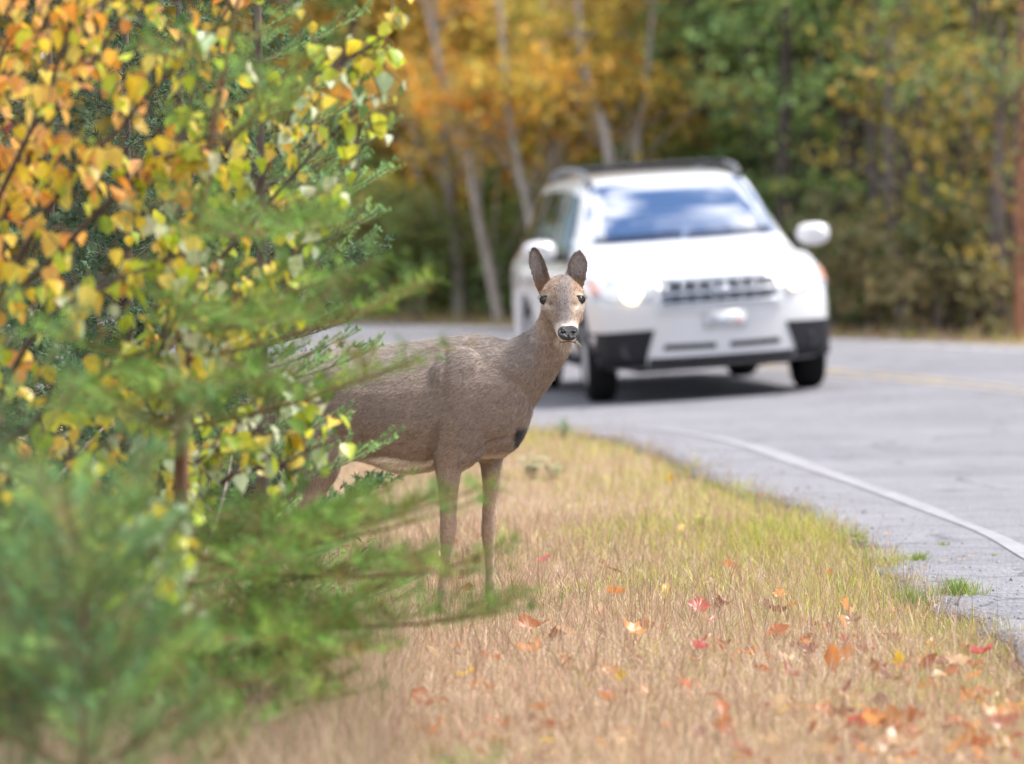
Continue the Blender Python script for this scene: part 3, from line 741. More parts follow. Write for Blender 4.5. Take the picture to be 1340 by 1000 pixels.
# ------------------------------------------------------------------ white crossover car
def build_car():
    # car frame: x towards the viewer's right, y from the nose backwards, z up
    L = 4.56
    def W_(y): return float(np.interp(y, [0, .12, .3, .6, 1.0, 3.7, 4.2, 4.45, 4.56], [.80, .845, .872, .885, .89, .89, .875, .85, .80]))
    def top(y): return float(np.interp(y, [0, .05, .2, .6, 1.05, 1.22, 1.55, 1.92, 2.1, 2.5, 3.2, 3.9, 4.1, 4.35, 4.5, 4.56], [.80, .86, .905, .99, 1.065, 1.09, 1.32, 1.535, 1.585, 1.615, 1.615, 1.575, 1.53, 1.25, 1.0, .9]))
    def zb(y): return float(np.interp(y, [0, .1, .5, 4.0, 4.45, 4.56], [.29, .24, .22, .24, .30, .36]))
    WH = (.86, 3.475)
    def arch(y):
        z = 0
        for c in WH:
            d = abs(y - c)
            if d < .415: z = max(z, .33 + math.sqrt(.415 ** 2 - d ** 2))
        return z
    def section(y):
        w = W_(y); T = top(y); b0 = zb(y); f = float(np.clip((T - 1.08) / .46, 0, 1))
        B = min(.97, T - .085); A = max(b0, arch(y) * 1.0)
        lo = lambda t: A + (.74 - A) * t if A > b0 + .1 else b0 + (.74 - b0) * t
        mid = min(.74, B - .03)
        lo = (lambda t: min(A, mid) + (mid - min(A, mid)) * t)
        xe = .80 * w + (.635 * w / .89 * .89 - .80 * w) * f
        xe = (.84 + (.70 - .84) * f) * w
        z11 = T - .055 - .012 * (1 - f)
        p = [(0, b0), (.34 * w, b0), (.64 * w, b0), (.90 * w, lo(0)), (.972 * w, lo(.12)), (.994 * w, lo(.45)), (1.0 * w, lo(.8)),
             (.995 * w, mid + (B - mid) * .5), (.975 * w, B - .012), (.94 * w, B + .012),
             ]
        s0 = (.94 * w, B + .012)
        for t in (.12, .35, .62, .88):
            p.append((s0[0] * .985 + (xe - s0[0] * .985) * t ** 1.12, s0[1] + (z11 - s0[1]) * t))
        p += [(xe, z11), (xe * .93, T - .028), (xe * .72, T - .011), (xe * .4, T - .002), (0, T)]
        return p
    ys = sorted(set([0, .03, .08, .15, .24, .33, .45, .5, .56, .64, .75, .86, .97, 1.08, 1.16, 1.22, 1.275, 1.4, 1.55, 1.72, 1.92, 2.0, 2.1, 2.3, 2.6, 2.9, 3.06, 3.12, 3.2, 3.3, 3.475, 3.65, 3.75, 3.83, 3.9, 4.0, 4.1, 4.22, 4.35, 4.45, 4.52, 4.56]))
    def deform(V):
        V = V.copy(); x, y, z = V[:, 0], V[:, 1], V[:, 2]
        k = np.exp(-(y / .55) ** 1.2)
        V[:, 1] = y + k * (.30 * (np.abs(x) / .85) ** 2.6 + .42 * np.clip(z - .68, 0, .3) ** 1.15 + .10 * np.clip(.36 - z, 0, .2))
        k2 = np.exp(-((L - y) / .5))
        V[:, 1] -= k2 * (.12 * (np.abs(x) / .85) ** 2.5)
        return V
    rings = []
    for y in ys:
        h = np.array(section(y)); full = np.concatenate([h, (h * [-1, 1])[-2:0:-1]])
        rings.append(np.stack([full[:, 0], np.full(len(full), y), full[:, 1]], -1))
    rings = np.array(rings); n = rings.shape[1]; k = len(ys); nh = (n + 2) // 2
    V = rings.reshape(-1, 3); F = []
    for i in range(k - 1):
        for j in range(n): F.append((i * n + j, i * n + (j + 1) % n, (i + 1) * n + (j + 1) % n, (i + 1) * n + j))
    def cap(ring, flip):
        nc = 15; R_ = []
        for j in range(1, nh - 1):
            a, b = ring[j], ring[(n - j) % n]
            R_.append([b + (a - b) * t for t in np.linspace(0, 1, nc)])
        R_ = np.array(R_); rows = len(R_); Vc = R_.reshape(-1, 3); Fc = []
        for r in range(rows - 1):
            for c in range(nc - 1):
                q = (r * nc + c, r * nc + c + 1, (r + 1) * nc + c + 1, (r + 1) * nc + c)
                Fc.append(q if not flip else q[::-1])
        top_c = [ring[nh - 1]]; bot_c = [ring[0]]
        return Vc, Fc, rows, nc
    parts_V = [V]; allF = list(F); off = len(V)
    for ring, flip in ((rings[0], False), (rings[-1], True)):
        Vc, Fc, rows, nc = cap(ring, flip)
        parts_V.append(Vc); allF += [tuple(q + off for q in f) for f in Fc]; off += len(Vc)
    V = deform(np.concatenate(parts_V))
    me = bpy.data.meshes.new('car_raw'); me.from_pydata(V.tolist(), [], allF)
    bm = bmesh.new(); bm.from_mesh(me); bmesh.ops.remove_doubles(bm, verts=bm.verts, dist=.002); bmesh.ops.recalc_face_normals(bm, faces=bm.faces); bm.to_mesh(me); bm.free()
    for p in me.polygons: p.use_smooth = True
    tmp = link('car_raw', me); ss = tmp.modifiers.new('s', 'SUBSURF'); ss.levels = 2
    dg = bpy.context.evaluated_depsgraph_get(); dg.update()
    body = bpy.data.meshes.new_from_object(tmp.evaluated_get(dg)); bpy.data.objects.remove(tmp)
    bv = BVHTree.FromPolygons([v.co.copy() for v in body.vertices], [tuple(p.vertices) for p in body.polygons])
    white = mat_plain('white_car_paint', (.54, .54, .56), .28, coat=.8)
    black = mat_plain('black_plastic', (.010, .010, .014), .6, spec=.25, bump=.2, scale=60)
    glass = mat_plain('tinted_side_glass', (.012, .014, .020), .05, spec=.3)
    wglass = mat_plain('windscreen_glass', (.010, .045, .14), .02, spec=.5)  # blue base colour paints in part of the sky reflection
    wglass.node_tree.nodes['Principled BSDF'].inputs['IOR'].default_value = 7.0
    chrome = mat_plain('chrome', (.55, .57, .61), .18, metal=1)
    rubber = mat_plain('tyre_rubber', (.010, .010, .012), .9, spec=.15, bump=.3, scale=40)
    dark = mat_plain('dark_cavity', (.008, .008, .009), .7)
    lens = mat_plain('lamp_lens', (.34, .36, .40), .08, spec=.9, coat=1)
    amber = mat_plain('amber_lens', (.48, .24, .19), .15, spec=.8)
    lamp = mat_plain('lit_lamp', (1, .95, .85), .2, emit=(1, .72, .34), emit_s=2.0)
    alloy = mat_plain('alloy_rim', (.38, .38, .40), .3, metal=.9)
    root = empty('car'); tag(root, 'white crossover car with a lit headlight driving round the bend', 'car')
    link('body', body, white, root)
    def patch(name, left, right, mat, axis='front', off=.006, nu=10, nv=10, parent=root, depth=.02, smooth=True, kind=None):
        """a piece proud of the body: left and right are polylines in the plane of view, projected on the body"""
        Lp = catmull(left, nv) if len(left) > 2 else np.array([np.array(left[0]) + (np.array(left[1]) - left[0]) * t for t in np.linspace(0, 1, nv)])
        Rp = catmull(right, nv) if len(right) > 2 else np.array([np.array(right[0]) + (np.array(right[1]) - right[0]) * t for t in np.linspace(0, 1, nv)])
        g = Lp[:, None] + (Rp - Lp)[:, None] * np.linspace(0, 1, nu)[None, :, None]
        out = np.zeros((nv, nu, 3)); nn = np.zeros((nv, nu, 3)); last = None
        for i in range(nv):
            for j in range(nu):
                a, b = g[i, j]
                o, d = {'front': ((a, -3, b), (0, 1, 0)), 'right': ((3, a, b), (-1, 0, 0)), 'left': ((-3, a, b), (1, 0, 0)), 'top': ((a, b, 4), (0, 0, -1)), 'rear': ((a, 8, b), (0, -1, 0))}[axis]
                h = bv.ray_cast(Vector(o), Vector(d))
                if h[0] is not None: last = (h[0], h[1])
                if last is None: last = (Vector(o) + Vector(d) * 3, -Vector(d))
                q, m = last
                if m.dot(Vector(d)) > 0: m = -m
                out[i, j] = q; nn[i, j] = m
        f = (out + nn * off).reshape(-1, 3); b = (out - nn * depth).reshape(-1, 3)
        idx = lambda i, j: i * nu + j
        F = []
        for i in range(nv - 1):
            for j in range(nu - 1): F.append((idx(i, j), idx(i, j + 1), idx(i + 1, j + 1), idx(i + 1, j)))
        loop = [idx(0, j) for j in range(nu)] + [idx(i, nu - 1) for i in range(1, nv)] + [idx(nv - 1, j) for j in range(nu - 2, -1, -1)] + [idx(i, 0) for i in range(nv - 2, 0, -1)]
        V2 = np.concatenate([f[loop], b[loop]]); m = len(loop)
        F2 = [(q, m + q, m + (q + 1) % m, (q + 1) % m) for q in range(m)]
        return obj(name, [(f, np.array(F), None), (V2, np.array(F2), None)], mat, parent, smooth)
    # glass
    ws = patch('windscreen', [(-.765, 1.115), (-.66, 1.535)], [(.765, 1.115), (.66, 1.535)], wglass, off=.005, nu=26, nv=16)
    for s in (-1, 1):
        b = np.array([[s * .1, 1.135], [s * .62, 1.15]]) if False else None
    for x0, x1 in ((-.66, -.02), (.02, .64)):
        q = [np.array(h) for h in ((x0, 1.142), (x1, 1.150))]
        pts = []
        for t in np.linspace(0, 1, 8):
            a, c = q[0] + (q[1] - q[0]) * t; h = bv.ray_cast(Vector((a, -3, c)), Vector((0, 1, 0)))
            pts.append(np.array(h[0] + h[1] * .022))
        obj('wiper', [tube(pts, .010, 5)], black, root)
    for s, ax in ((-1, 'left'), (1, 'right')):
        patch('front_side_window', [(1.62, 1.00), (1.98, 1.46)], [(2.42, 1.00), (2.42, 1.50)], glass, ax, nu=12, nv=8)
        patch('rear_side_window', [(2.52, 1.00), (2.52, 1.50)], [(3.36, 1.00), (3.36, 1.49)], glass, ax, nu=12, nv=8)
        patch('quarter_window', [(3.46, 1.00), (3.46, 1.48)], [(4.02, 1.04), (3.86, 1.46)], glass, ax, nu=8, nv=8)
        d1 = patch('front_door', [(1.36, .40), (1.34, .70), (1.40, .955)], [(2.46, .40), (2.46, .70), (2.46, .955)], white, ax, off=.004, nu=14, nv=10)
        d2 = patch('rear_door', [(2.475, .40), (2.475, .70), (2.475, .955)], [(3.06, .44), (3.30, .76), (3.42, .955)], white, ax, off=.004, nu=14, nv=10)
        for dd, yy in ((d1, 2.28), (d2, 3.12)):
            h = bv.ray_cast(Vector((s * 3, yy, .86)), Vector((-s, 0, 0)))[0]
            obj('handle', [box_part((h.x + s * .03, yy, .86), (.03, .20, .032))], white, dd)
        patch('sill_cladding', [(1.28, .25), (1.28, .36)], [(3.06, .25), (3.06, .36)], black, ax, off=.006, nu=14, nv=4)
        patch('tail_lamp', [(4.22, .86), (4.20, 1.12)], [(4.42, .86), (4.36, 1.10)], amber, ax, nu=5, nv=5)
    patch('rear_window', [(-.6, 1.12), (-.56, 1.45)], [(.6, 1.12), (.56, 1.45)], glass, 'rear', nu=14, nv=8)
    patch('hood', [(-.70, .30), (-.74, .7), (-.72, 1.16)], [(.70, .30), (.74, .7), (.72, 1.16)], white, 'top', off=.005, nu=24, nv=16)
    # headlights
    for s in (-1, 1):
        inn, o1, o2 = .475, .66, .845
        hl = patch('headlight', sorted([(s * inn, .715), (s * inn, .845)], key=lambda q: q[1]), [(s * o2, .745), (s * o2, .90)], lens, off=.010, nu=12, nv=6, depth=.05)
        patch('turn_signal', [(s * .80, .775), (s * .80, .87)], [(s * .848, .78), (s * .848, .865)], amber, off=.016, nu=5, nv=5, parent=hl)
        c = np.array([s * (.61 if s < 0 else .56), .785]); h = bv.ray_cast(Vector((c[0], -3, c[1])), Vector((0, 1, 0)))
        q = np.array(h[0]) + np.array([0, -.05, 0])
        th = np.linspace(0, 2 * np.pi, 20, endpoint=False); r0 = .070 if s < 0 else .046
        rr = [np.stack([q[0] + r0 * f * np.cos(th), np.full(20, q[1] + dy), q[2] + r0 * f * np.sin(th)], -1) for f, dy in ((1, .05), (1, -.004), (.8, -.012), (.4, -.018), (.05, -.02))]
        obj('lamp', loft(rr), lamp, hl)
        # black lower corners of the bumper with a lamp recess
        fc = patch('bumper_corner', [(s * .54, .265), (s * .53, .35), (s * .475, .52)], [(s * .878, .265), (s * .878, .38), (s * .865, .51)], black, off=.012, nu=12, nv=8, depth=.03)
        c = np.array([s * .66, .375]); h = bv.ray_cast(Vector((c[0], -3, c[1])), Vector((0, 1, 0)))
        q = np.array(h[0]) + np.array([0, -.014, 0])
        rr = [np.stack([q[0] + .052 * f * np.cos(th), np.full(20, q[1] + dy), q[2] + .052 * f * np.sin(th)], -1) for f, dy in ((1, .03), (1, -.004), (.86, -.006), (.8, .004), (.1, .006))]
        obj('fog_lamp', loft(rr), mat_plain('dark_lens', (.03, .03, .035), .1), fc)
    # grille
    gr = patch('grille', [(-.405, .690), (-.425, .825)], [(.405, .690), (.425, .825)], mat_plain('grille_mesh', (.03, .035, .055), .5), off=.006, nu=16, nv=6)
    def surf(a, c, o=.028):
        h = bv.ray_cast(Vector((a, -3, c)), Vector((0, 1, 0))); return np.array(h[0] + h[1] * o)
    fr = []
    for z, r0 in ((.830, .022), (.688, .011)):
        fr.append(tube([surf(x, z) for x in np.linspace(-.42, .42, 14)], r0, 8))
    for s in (-1, 1): fr.append(tube([surf(s * .415, z) for z in np.linspace(.69, .83, 5)], .011, 6))
    obj('grille_surround', fr, chrome, gr)
    obj('grille_bars', [tube([surf(x, z) for z in np.linspace(.69, .825, 5)], .0045, 6) for x in np.linspace(-.36, .36, 8)] + [tube([surf(x, .757) for x in np.linspace(-.41, .41, 14)], .012, 6)], chrome, gr)
    th = np.linspace(0, 2 * np.pi, 24, endpoint=False); q = surf(0, .76, .03)
    rr = [np.stack([q[0] + .075 * f * np.cos(th), np.full(24, q[1] + dy), q[2] + .040 * f * np.sin(th)], -1) for f, dy in ((1, .03), (1, -.004), (.85, -.010), (.1, -.012))]
    obj('badge', loft(rr), mat_plain('grey_badge', (.35, .37, .42), .2, metal=.8), gr)
    # bumper: plate, ledge, slots, lower lip
    q = surf(.02, .565, .012)
    plate = obj('licence_plate', [box_part(q, (.305, .012, .12))], mat_plain('plate_white', (.52, .53, .55), .4), root)
    obj('plate_print', [box_part(q + [-.03, -.008, .0], (.15, .004, .05))], mat_plain('plate_grey', (.40, .42, .48), .5), plate)
    obj('plate_sticker', [box_part(q + [.095, -.008, -.01], (.035, .004, .045))], mat_plain('plate_pink', (.62, .30, .32), .5), plate)
    patch('bumper_ledge', [(-.45, .635), (-.45, .668)], [(.45, .635), (.45, .668)], mat_plain('grey_trim', (.50, .51, .54), .35), off=.020, nu=14, nv=4)
    for s in (-1, 1):
        patch('lower_intake', [(s * .05, .365), (s * .05, .405)], [(s * .43, .370), (s * .41, .41)], dark, off=.004, nu=10, nv=4)
    patch('lower_lip', [(-.52, .215 + .055), (-.52, .315)], [(.52, .215 + .055), (.52, .315)], black, off=.012, nu=14, nv=4)
    # underbody
    obj('underbody', [box_part((0, 2.2, .235), (1.1, 3.6, .06)), box_part((0, .84, .30), (1.05, .12, .10)), box_part((0, 3.475, .30), (1.25, .10, .10))], dark, root)
    # mirrors
    for s in (-1, 1):
        rr = []
        for t, f in zip(np.linspace(-.085, .075, 8), (.55, .82, .95, 1, 1, .96, .84, .5)):
            th2 = np.linspace(0, 2 * np.pi, 20, endpoint=False)
            X = np.sign(np.cos(th2)) * np.abs(np.cos(th2)) ** .75 * .125 * f; Z = np.sign(np.sin(th2)) * np.abs(np.sin(th2)) ** .75 * .085 * f
            rr.append(np.stack([s * 1.02 + X, np.full(20, 1.68 + t), 1.085 + Z], -1))
        m = obj('mirror', loft(rr), white, root)
        obj('mirror_arm', [box_part((s * .885, 1.70, 1.03), (.12, .09, .05))], black, m)
        obj('mirror_glass', [box_part((s * 1.02, 1.762, 1.085), (.19, .004, .12))], glass, m)
    # roof rails
    for s in (-1, 1):
        ry = np.linspace(2.02, 3.85, 16); pts = []
        for y in ry:
            h = bv.ray_cast(Vector((s * .56, y, 4)), Vector((0, 0, -1)))[0]
            lift = .055 * min(1, (y - 2.0) / .18, (3.9 - y) / .18)
            pts.append((s * .56, y, h.z + max(lift, -.01)))
        obj('roof_rail', [tube(pts, .026, 8)], mat_plain('rail_grey', (.09, .09, .10), .4), root)
    pts = [(x, 2.55, 1.650) for x in np.linspace(-.56, .56, 6)]
    obj('cross_bar', [tube(pts, .020, 8)], black, root)
    obj('cross_bar', [tube([(x, 3.35, 1.650) for x in np.linspace(-.56, .56, 6)], .020, 8)], black, root)
    # wheels
    def wheel(x, y, steer=0):
        Rr, wd = .345, .215; th = np.linspace(0, 2 * np.pi, 40, endpoint=False)
        we = empty('wheel', (x, y, Rr)); we.parent = root; we.rotation_euler = (0, 0, steer)
        prof = [(-wd / 2 + .01, .215), (-wd / 2, .25), (-wd / 2, .30), (-wd / 2 + .02, .333), (-wd / 2 + .05, Rr), (wd / 2 - .05, Rr), (wd / 2 - .02, .333), (wd / 2, .30), (wd / 2, .25), (wd / 2 - .01, .215)]
        rings = [np.stack([np.full(40, a), r * np.cos(th), r * np.sin(th)], -1) for a, r in prof]
        obj('tyre', loft(rings, cap=False), rubber, we)
        s = 1 if x > 0 else -1; rp = loft([np.stack([np.full(40, s * a), r * np.cos(th), r * np.sin(th)], -1) for a, r in ((wd / 2 - .005, .222), (wd / 2 - .03, .20), (-.02, .19), (-.03, .02))])
        for kk in range(5):
            for dt in (-.13, .13):
                t = kk * 2 * np.pi / 5 + dt
                rp.append(tube([(s * (wd / 2 - .035), r * math.cos(t), r * math.sin(t)) for r in (.04, .12, .21)], [.022, .018, .016], 6))
        rp += sphere_part((s * (wd / 2 - .03), 0, 0), (.03, .05, .05), 12, 8)
        obj('rim', rp, alloy, we)
    for y, st in ((WH[0], R(-4)), (WH[1], 0)):
        for s in (-1, 1): wheel(s * .762, y, st)
    # inner wheel housings
    for y in WH:
        for s in (-1, 1):
            th3 = np.linspace(-.2, np.pi + .2, 18)
            rr = [np.stack([np.full(18, s * xx), y + .405 * np.cos(th3), .33 + .405 * np.sin(th3)], -1) for xx in (.60, .855)]
            V3 = np.concatenate(rr); F3 = np.array([(i, i + 1, 19 + i, 18 + i) for i in range(17)])
            obj('wheel_housing', [(V3, F3, None)], dark, root)
    return root
car = build_car()
# stand the car on the banked road
CAR_YAW = R(8.5)
def place_car():
    fwd = np.array([math.sin(CAR_YAW), -math.cos(CAR_YAW)]); lat = np.array([math.cos(CAR_YAW), math.sin(CAR_YAW)])
    # world point under the middle of the front axle
    c = np.array([(923 - 670) / FPX * 46.9, 46.9])
    def z(p): n, w = road_n([p[0]], [p[1]]); return float(road_z(n, w)[0]) + .03
    zl, zr = z(c - lat * .76), z(c + lat * .76); roll = math.atan2(zr - zl, 1.52)
    zf = (zl + zr) / 2; zb_ = z(c - fwd * 2.6); pitch = math.atan2(zb_ - zf, 2.6)
    o = c + fwd * .86
    M = Matrix.Translation((o[0], o[1], zf + (zf - zb_) / 2.6 * .86)) @ Matrix.Rotation(CAR_YAW, 4, 'Z') @ Matrix.Rotation(pitch, 4, 'X') @ Matrix.Rotation(-roll, 4, 'Y')
    car.matrix_world = M
place_car()
# ------------------------------------------------------------------ woodland across the road
def quads(cen, size, col, r, flat=0.0, asp=.75):
    """leaf-sized rhombic faces, randomly turned"""
    k = len(cen)
    u = unit(r.normal(0, 1, (k, 3))); v = r.normal(0, 1, (k, 3)); v = unit(v - u * (u * v).sum(1, keepdims=True))
    if flat: u[:, 2] *= 1 - flat; v[:, 2] *= 1 - flat
    s = (size * r.uniform(.6, 1.35, k))[:, None]
    V = np.stack([cen - u * s, cen - v * s * asp, cen + u * s, cen + v * s * asp], 1).reshape(-1, 3)
    F = np.arange(4 * k).reshape(-1, 4)
    return V, F, np.repeat(col, 4, 0)

ORANGE = [(.52, .22, .03), (.56, .28, .045), (.46, .16, .03), (.52, .33, .08), (.50, .26, .07)]
YELLOW = [(.50, .37, .05), (.42, .33, .05), (.54, .41, .10), (.30, .30, .06), (.48, .31, .06)]
YGREEN = [(.22, .22, .04), (.30, .26, .045), (.14, .17, .035), (.34, .26, .05)]
OCHRE = [(.40, .26, .06), (.32, .22, .06), (.42, .30, .07), (.22, .21, .06)]
GREEN = [(.14, .21, .06), (.11, .18, .065), (.18, .24, .06), (.10, .15, .055)]
DGREEN = [(.08, .13, .06), (.065, .105, .05), (.11, .16, .06), (.16, .18, .06)]
PINEG = [(.15, .25, .08), (.12, .20, .075), (.19, .27, .085), (.10, .165, .06), (.24, .26, .07)]
BIRCHBARK = (.42, .38, .35); GREYBARK = (.24, .21, .19); DARKBARK = (.075, .06, .052); REDBARK = (.26, .12, .075)

def pick(pal, k, r):
    return np.array(pal)[r.integers(0, len(pal), k)] * r.uniform(.7, 1.3, (k, 1))
for _p in (ORANGE, YELLOW, YGREEN, OCHRE, GREEN, DGREEN, PINEG):
    _p[:] = [tuple(min(.8, q * 1.3) for q in c) for c in _p]

def broadleaf(x, y, H, pal, bark, tr, spread, label, cat='tree', group=None, name='broadleaf_tree', seed=0, lean=(0, 0), low=.4, nleaf=2600, leaf=.055, clumps=26, bend=0.15, trunk_pts=None, top_out=True):
    r = np.random.default_rng(1000 + seed)
    z0 = gz(x, y)
    root = empty(name, (x, y, z0)); tag(root, label, cat, group)
    if trunk_pts is None:
        t = np.linspace(0, 1, 9)
        pts = np.stack([lean[0] * t * H + bend * np.sin(t * 3 + r.uniform(0, 6)) * t, lean[1] * t * H + bend * np.cos(t * 4 + r.uniform(0, 6)) * t, t * H - .05], -1)
    else:
        pts = catmull(np.array(trunk_pts) - [x, y, z0], 14); pts[0, 2] -= .1
    rad = tr * np.linspace(1.15, .25, len(pts)); rad[0] *= 1.3
    tp = [tube(pts, rad, 8, bark)]
    cl = []
    for i in range(clumps):
        f = r.uniform(.12, 1); q = pts[0] + 0; k = f * (len(pts) - 1); a = int(k); b = min(a + 1, len(pts) - 1)
        q = pts[a] + (pts[b] - pts[a]) * (k - a)
        ang = r.uniform(0, 6.283); L = spread * r.uniform(.3, 1) * (1.1 - .5 * f)
        e = q + np.array([math.cos(ang) * L, math.sin(ang) * L, r.uniform(-.05, .45) * L + .1])
        e[2] = max(e[2], low)
        mid = (q + e) / 2 + np.array([0, 0, .12 * L])
        tp.append(tube(catmull([q, mid, e], 5), np.linspace(tr * .2, tr * .05, 5), 5, bark))
        cl.append((e, spread * r.uniform(.16, .34), mid))
    obj('trunk', tp, MAT_BARK, root)
    V, cols = [], []
    per = nleaf // clumps
    for e, rr, mid in cl:
        base = np.array(pal)[r.integers(0, len(pal))]
        k = int(per * r.uniform(.5, 1.5))
        # sprays of leaves strung along the clump's own twigs
        nt = 6; tw = r.normal(0, 1, (nt, 3)) * [1, 1, .6]
        which = r.integers(0, nt, k); s = r.uniform(0, 1, (k, 1)) ** .7
        p = e + unit(tw)[which] * rr * 1.6 * s + r.normal(0, 1, (k, 3)) * [rr * .28, rr * .28, rr * .22]
        m = r.uniform(0, 1, k) < .14
        p[m] = mid + r.normal(0, 1, (m.sum(), 3)) * rr * .6
        V.append(p); cols.append((.55 * base + .45 * np.array(pal)[r.integers(0, len(pal), k)]) * r.uniform(.65, 1.35, (k, 1)))
    V = np.concatenate(V); V[:, 2] = np.maximum(V[:, 2], .1)
    c = obj('crown', [quads(V, leaf, np.concatenate(cols), r)], MAT_LEAFMASS, root, smooth=False)
    return root

def conifer(x, y, H, pal, bark, tr, spread, label, cat='tree', group=None, name='conifer', seed=0, low=.3, n=5200, leaf=.075):
    r = np.random.default_rng(3000 + seed)
    z0 = gz(x, y); root = empty(name, (x, y, z0)); tag(root, label, cat, group)
    t = np.linspace(0, 1, 7)
    pts = np.stack([.08 * np.sin(3 * t + seed), .08 * np.cos(2 * t + seed), t * H - .05], -1)
    tp = [tube(pts, tr * np.linspace(1.2, .15, 7), 8, bark)]
    V = []; nb = int(H * 11); per = max(12, n // nb)
    for i in range(nb):
        f = r.uniform(low / H, 1) ** 1.15; zc = f * H; L = spread * (1 - f) ** .8 * r.uniform(.55, 1.1) + .1
        ang = r.uniform(0, 6.283); d = np.array([math.cos(ang), math.sin(ang), 0])
        s = np.linspace(0, 1, 5); br = np.stack([d[0] * L * s, d[1] * L * s, zc + .12 * L * s - .30 * L * s ** 2 + .12 * L * s ** 4], -1)
        if i % 2 == 0: tp.append(tube(br, np.linspace(tr * .2, .006, 5), 4, bark))
        q = r.uniform(.15, 1, per); w = .30 * L * (1.15 - q)
        P_ = np.stack([np.interp(q, s, br[:, 0]), np.interp(q, s, br[:, 1]), np.interp(q, s, br[:, 2])], -1)
        side = np.array([-d[1], d[0], 0])
        P_ += side * (r.normal(0, 1, per) * w)[:, None] + np.array([0, 0, 1.0]) * (r.normal(-.03, .045, per))[:, None]
        V.append(P_)
    obj('trunk', tp, MAT_BARK, root)
    V = np.concatenate(V); V[:, 2] = np.maximum(V[:, 2], .08)
    obj('crown', [quads(V, leaf, pick(pal, len(V), r), r, flat=.35, asp=.38)], MAT_LEAFMASS, root, smooth=False)
    return root

WHERE = [(400, 'beyond the left edge of the deer'), (480, 'behind the birch thicket'), (530, 'just right of the thicket'), (575, 'left of the bent birch'), (615, 'at the bent birch'), (660, 'between the bent and the leaning birch'), (710, 'around the pale leaning birch'),
         (750, 'above the left roof rail'), (800, 'over the left half of the car roof'), (850, 'over the middle of the car roof'), (900, 'over the right half of the car roof'), (960, 'over the right end of the car roof'), (1005, 'above the right windscreen pillar'),
         (1055, 'above the right car mirror'), (1095, 'just right of the car'), (1135, 'a little right of the car'), (1175, 'midway between car and reddish trunk'), (1215, 'left of the slender dark trunk'), (1265, 'right of the slender dark trunk'), (1310, 'left of the reddish trunk'), (1346, 'at the reddish trunk'), (9999, 'past the reddish trunk')]
def where(px, back):
    return next(w for p, w in WHERE if px < p) + (', at the road edge' if back < 2.3 else ', in the first rows' if back < 4.1 else ', farther in' if back < 6.5 else ', deep in the wood')

def at_far(px, back):
    """a point 'back' metres behind the far road edge along the line of sight through column px"""
    for d in np.arange(44, 120, .25):
        x = (px - 670) / FPX * d
        n, w = road_n([x], [d])
        if n[0] > ROAD_W + back: return x, d
    return x, d

